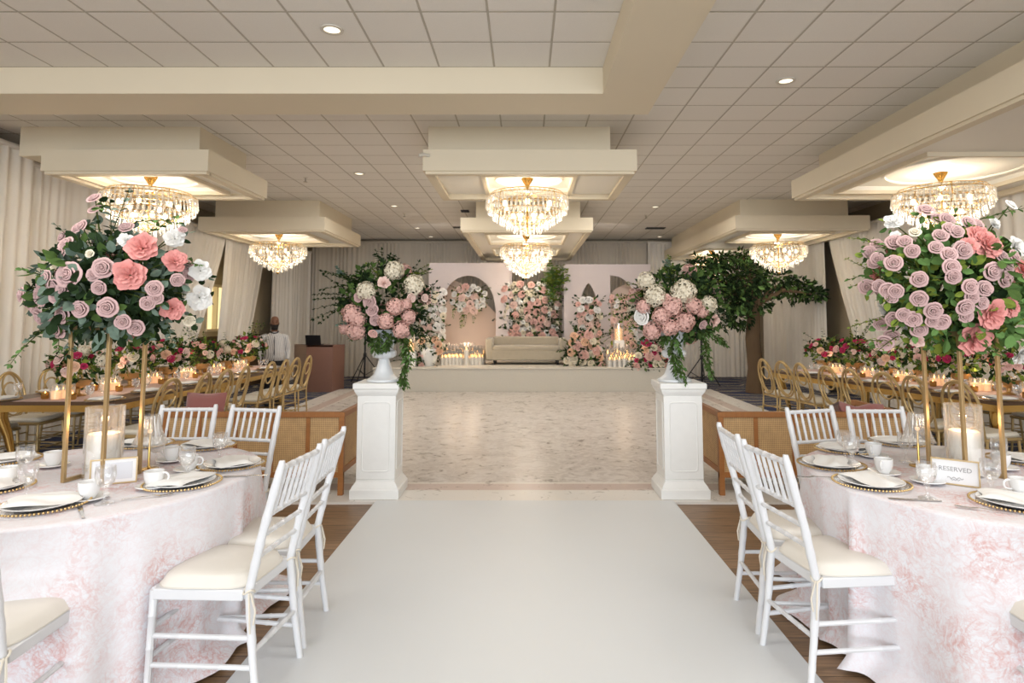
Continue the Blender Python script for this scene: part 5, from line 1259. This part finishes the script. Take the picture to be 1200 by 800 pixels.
LYs = [5.88, 6.55, 7.3, 8.05, 8.82, 9.55]; RSs = [.16, .72, 1.24, 1.78, 2.35, 2.98]
dress(lambda s, al, ac: (-4.405 + ac, LYs[s] + al * .7), 'left')
dress(lambda s, al, ac: tuple(rtp(RSs[s] + al * .7, .62 - ac)), 'right')
for y, x in ((6.55, -4.4), (8.05, -4.4), (9.5, -4.4)): light('table_candle_light', 'POINT', (x, y, .98), 2.6, (1, .74, .5), .06)
for s in (.7, 1.8, 2.9): q = rtp(s, .62); light('table_candle_light', 'POINT', (q.x, q.y, .98), 2.6, (1, .74, .5), .06)

# ---------------------------------------------------------------- tree, tripods, booth
def tree(label, base, hgt, cpx, rpx, Y, seed, lobes):
    rnd = random.Random(seed); r = thing('artificial_tree', label, 'tree', (base.x, base.y, 0)); tr = MB()
    c = at(*cpx, Y=Y); top = Vector((base.x + .05, Y, c.z - .15))
    pts = [Vector((base.x, Y, 0)), Vector((base.x + .02, Y, .5)), Vector((base.x - .02, Y, 1.1)), top]
    tr.tube(pts, [.20, .155, .15, .12], 14)
    m, ms = MB(), MB()
    for (x, y, rx, ry, n) in lobes:
        q = at(x, y, Y=Y + rnd.uniform(-.25, .25)); tr.tube([top - Vector((0, 0, .25)), top.lerp(q, .5) + Vector((0, 0, .08)), q], [.07, .04, .015], 7)
        rad = Vector((rx * Y / 716, rx * Y / 716 * .8, ry * Y / 716)); cloud(m, q, rad, n, .14, .035, rnd, (0, 0, 0, 1, 4), 0, .2, 1.0, .5, .3)
        for _ in range(n // 30):
            d = rdir(rnd); d.z *= .5; spray(m, ms, q + Vector((d.x * rad.x, d.y * rad.y, d.z * rad.z)) * .6, d, rx * Y / 716 * .75, 8, .13, .032, rnd, (0, 0, 1), 0, .5, .3)
    tr.build('trunk', M['bark'], r, loc=-r.location); m.build('crown', GREENS, r, loc=-r.location, smooth=False); ms.build('twigs', M['bark'], r, loc=-r.location)
Yt = 12.9; bs = at(885, 457, Y=Yt)
tree('leafy artificial tree with a thick brown trunk right of the stage', bs, 3, (870, 335), (80, 30), Yt, 51,
     [(870, 325, 30, 26, 420), (840, 330, 28, 24, 380), (905, 328, 26, 20, 340), (935, 338, 22, 12, 200), (815, 340, 18, 18, 220), (850, 350, 30, 22, 330), (880, 352, 24, 16, 260), (822, 312, 16, 12, 150), (845, 303, 12, 8, 110), (870, 300, 10, 8, 90), (955, 345, 14, 6, 90), (868, 372, 14, 14, 120)])
def tripod(label, px, py0, py1, Y):
    b = at(px, py0, z=0); t = at(px, py1, Y=b.y); r = thing('tripod_stand', label, 'tripod', (b.x, b.y, 0))
    po = MB().tube([(0, 0, .12), (0, 0, 1.0), (0, 0, t.z)], [.022, .022, .014], 10).build('pole', M['black'], r)
    MB().lathe([(.03, .62), (.04, .64), (.04, .7), (.03, .72)], 12).build('collar', M['black'], po)
    for k in range(3):
        a = k * 2 * PI / 3 + .4; MB().tube([(.02 * math.cos(a), .02 * math.sin(a), .66), (.5 * math.cos(a), .5 * math.sin(a), .012)], .012, 8).build('leg', M['black'], r)
        MB().tube([(.02 * math.cos(a), .02 * math.sin(a), .2), (.27 * math.cos(a), .27 * math.sin(a), .33)], .008, 6).build('brace', M['black'], r)
    MB().cbox(-.14, .14, -.12, .12, t.z, t.z + .42, .02).build('speaker_head', M['black'], r)
tripod('black tripod speaker stand behind the left urn flowers', 427, 449, 345, 0); tripod('black tripod speaker stand behind the right urn flowers', 823, 454, 350, 0)
# presenter booth
Yb = 13.0; bx0, bx1, bxm = X_(360, Yb), X_(391, Yb), X_(343, Yb + .5)
bt = thing('presenter_booth', 'booth wrapped in rose brown sparkling fabric beside the man', 'booth', (bx0, Yb, 0)); zt = .97
MB().box(0, bx1 - bx0, 0, .05, 0, zt).build('front_panel', M['booth'], bt, smooth=False)
pv = [(0, 0), (0, .05), (bxm - bx0, .7), (bxm - bx0, .65)]
MB().add([(x, y, z) for z in (0, zt) for x, y in pv], [(0, 1, 2, 3), (7, 6, 5, 4), (0, 4, 5, 1), (1, 5, 6, 2), (2, 6, 7, 3), (3, 7, 4, 0)]).build('left_panel', M['booth_side'], bt, smooth=False)
wr = bx1 - bx0; ex = X_(404, Yb + .55) - bx0
pv = [(wr, 0), (wr, .05), (ex, .6), (ex, .55)]
MB().add([(x, y, z) for z in (0, zt) for x, y in pv], [(3, 2, 1, 0), (4, 5, 6, 7), (1, 5, 4, 0), (2, 6, 5, 1), (3, 7, 6, 2), (0, 4, 7, 3)]).build('right_panel', M['booth'], bt, smooth=False)
MB().add([(x, y, z) for z in (zt - .03, zt) for x, y in ((0, .0), (wr, .0), (ex, .58), (bxm - bx0, .68))], [(3, 2, 1, 0), (4, 5, 6, 7), (0, 1, 5, 4), (1, 2, 6, 5), (2, 3, 7, 6), (3, 0, 4, 7)]).build('booth_top', M['booth'], bt, smooth=False)
lp = thing('laptop', 'open black laptop standing on the booth', 'laptop', (X_(370, Yb + .25), Yb + .25, zt))
MB().cbox(-.16, .16, -.1, .12, 0, .02, .004).build('keyboard_base', M['black'], lp)
lid = MB().box(-.16, .16, -.006, .006, 0, .21); lid.xf(Matrix.Translation((0, -.1, .01)) @ Matrix.Rotation(R(16), 4, 'X')); lid_o = lid.build('lid', M['black'], lp, smooth=False)
MB().sphere((0, -.085 - .0, .11), .018, 10, sc=(1, .3, 1)).build('lid_badge', mat('red_badge', (120, 40, 40), .4), lid_o)

# ---------------------------------------------------------------- the man
man = thing('person', 'bald bearded man in a light striped shirt and dark trousers standing by the booth', 'person', (X_(322, 11.0), 11.0, 0), R(24))
man.scale = (.89,) * 3          # faces -y (towards the hall)
def loft(m, rings, n=28):       # rings: (z, rx, ry, yc)
    m.grid(lambda u, v: (lambda q: (q[1] * math.cos(u * 2 * PI), q[3] + q[2] * math.sin(u * 2 * PI), q[0]))(rings[min(len(rings) - 1, int(round(v * (len(rings) - 1))))]), n, len(rings) - 1, wrap=True)
    k = len(m.v) - n * len(rings); m.f.append(tuple(k + i for i in range(n - 1, -1, -1))); m.m.append(0); m.f.append(tuple(k + n * (len(rings) - 1) + i for i in range(n))); m.m.append(0)
def fuse(m, name, mtl, vox, it=6):
    o = m.build(name, mtl, man, ang=180); r = o.modifiers.new('fuse', 'REMESH'); r.mode = 'VOXEL'; r.voxel_size = vox; r.use_smooth_shade = True
    q = o.modifiers.new('smooth', 'SMOOTH'); q.iterations = it; q.factor = .5; return o
HEAD = [(1.40, .08, .07, .01), (1.45, .062, .062, .005), (1.50, .060, .063, -.005), (1.525, .052, .070, -.028), (1.545, .060, .084, -.03), (1.58, .070, .094, -.026), (1.62, .077, .099, -.02), (1.66, .079, .100, -.016), (1.70, .075, .095, -.012), (1.735, .060, .075, -.008), (1.755, .038, .048, -.006), (1.763, .008, .01, -.005)]
bd = MB(); loft(bd, [(.80, .15, .11, 0), (.92, .165, .125, -.01), (1.05, .16, .13, -.02), (1.2, .165, .125, -.01), (1.32, .17, .11, 0), (1.38, .15, .09, 0), (1.42, .09, .075, .005)] + HEAD[1:])
for s_ in (-1, 1):
    bd.tube([(s_ * .13, 0, 1.37), (s_ * .205, 0, 1.34), (s_ * .235, .015, 1.22), (s_ * .25, .02, 1.09), (s_ * .252, -.02, .98), (s_ * .25, -.06, .87)], [.05, .055, .046, .040, .038, .026], 12)
    bd.tube([(s_ * .25, -.06, .87), (s_ * .247, -.072, .83), (s_ * .243, -.08, .785)], [.024, .032, .03], 12, flat=.6)
    for k, (dy, l) in enumerate(((-.03, .07), (-.011, .082), (.008, .078), (.026, .062))):
        bd.tube([(s_ * .243, -.08 + dy, .80), (s_ * .240, -.086 + dy, .80 - l * .6), (s_ * .228, -.088 + dy, .80 - l * 1.1)], [.010, .0095, .008], 8)
    bd.tube([(s_ * .240, -.09, .84), (s_ * .228, -.125, .81), (s_ * .222, -.135, .775)], [.012, .011, .009], 8)
    bd.tube([(s_ * .08, 0, .90), (s_ * .09, -.005, .70), (s_ * .10, -.012, .48), (s_ * .10, .015, .30), (s_ * .10, .02, .09)], [.10, .085, .058, .052, .038], 12)
    bd.tube([(s_ * .10, .04, .05), (s_ * .105, -.05, .04), (s_ * .11, -.13, .03)], [.036, .036, .025], 10)
    bd.sphere((s_ * .080, -.012, 1.615), .028, 10, sc=(.4, .6, 1.1))
    bd.sphere((s_ * .03, -.104, 1.665), .016, 8, sc=(1.3, .5, .5))
bd.tube([(0, -.112, 1.65), (0, -.128, 1.622), (0, -.134, 1.604), (0, -.112, 1.595)], [.009, .012, .016, .01], 8)
fuse(bd, 'body', M['skin'], .009, 3)
sh = MB(); loft(sh, [(.88, .188, .150, -.01), (.95, .195, .165, -.03), (1.05, .195, .172, -.04), (1.15, .190, .160, -.03), (1.25, .19, .142, -.015), (1.33, .19, .122, -.005), (1.38, .165, .10, 0), (1.42, .10, .085, .003), (1.455, .076, .076, .003)])
for s_ in (-1, 1): sh.tube([(s_ * .13, 0, 1.365), (s_ * .21, 0, 1.345), (s_ * .243, .015, 1.22), (s_ * .258, .02, 1.09), (s_ * .260, -.02, .98), (s_ * .256, -.05, .90)], [.055, .068, .062, .055, .052, .040], 14)
sho = fuse(sh, 'shirt', M['shirt'], .012, 4)
tr = MB(); loft(tr, [(.78, .165, .125, -.005), (.85, .178, .135, -.01), (.93, .180, .140, -.015)])
for s_ in (-1, 1): tr.tube([(s_ * .085, 0, .88), (s_ * .095, -.005, .70), (s_ * .10, -.012, .48), (s_ * .10, .015, .30), (s_ * .10, .02, .06)], [.105, .10, .078, .07, .062], 14)
fuse(tr, 'trousers', M['trouser'], .014, 3)
for s_ in (-1, 1): MB().cbox(s_ * .11 - .045, s_ * .11 + .045, -.17, .08, 0, .08, .02).build('shoe', M['black'], man)
def headr(z):
    for i in range(len(HEAD) - 1):
        a, b = HEAD[i], HEAD[i + 1]
        if a[0] <= z <= b[0]: f = (z - a[0]) / (b[0] - a[0]); return [a[k] * (1 - f) + b[k] * f for k in (1, 2, 3)]
    return HEAD[-1][1:]
def beard(off):
    def fn(u, v):
        a = R(-90) + (u * 2 - 1) * R(98); e = abs(u * 2 - 1); z = 1.505 + (.085 + .05 * e ** 2) * v; rx, ry, yc = headr(z); k = off * (1 - .6 * e) * (1 - .5 * v)
        return ((rx + k) * math.cos(a), yc + (ry + k * 1.3) * math.sin(a), z - .02 * (1 - v) * (1 - e))
    return fn
MB().grid(beard(.022), 20, 8).grid(beard(-.004), 20, 8).build('beard', M['beard'], man, ang=180)
for s_ in (-1, 1):
    MB().sphere((s_ * .03, -.113, 1.642), .009, 8, sc=(1.2, .6, .6)).build('eye', M['beard'], man)
    MB().tube([(s_ * .014, -.117, 1.668), (s_ * .032, -.115, 1.672), (s_ * .05, -.102, 1.664)], .005, 6).build('eyebrow', M['beard'], man)
MB().tube([(.074 * math.cos(a), .003 + .076 * math.sin(a) - .01 * max(0, -math.sin(a)), 1.462 - .035 * max(0, -math.sin(a))) for a in [2 * PI * i / 24 for i in range(24)]], .012, 7, closed=True).build('collar', M['trouser'], sho)
MB().bar((0, -.17, 1.36), (0, -.218, 1.06), .012, .006).bar((0, -.218, 1.06), (0, -.165, .88), .012, .006).build('button_placket', M['trouser'], sho)
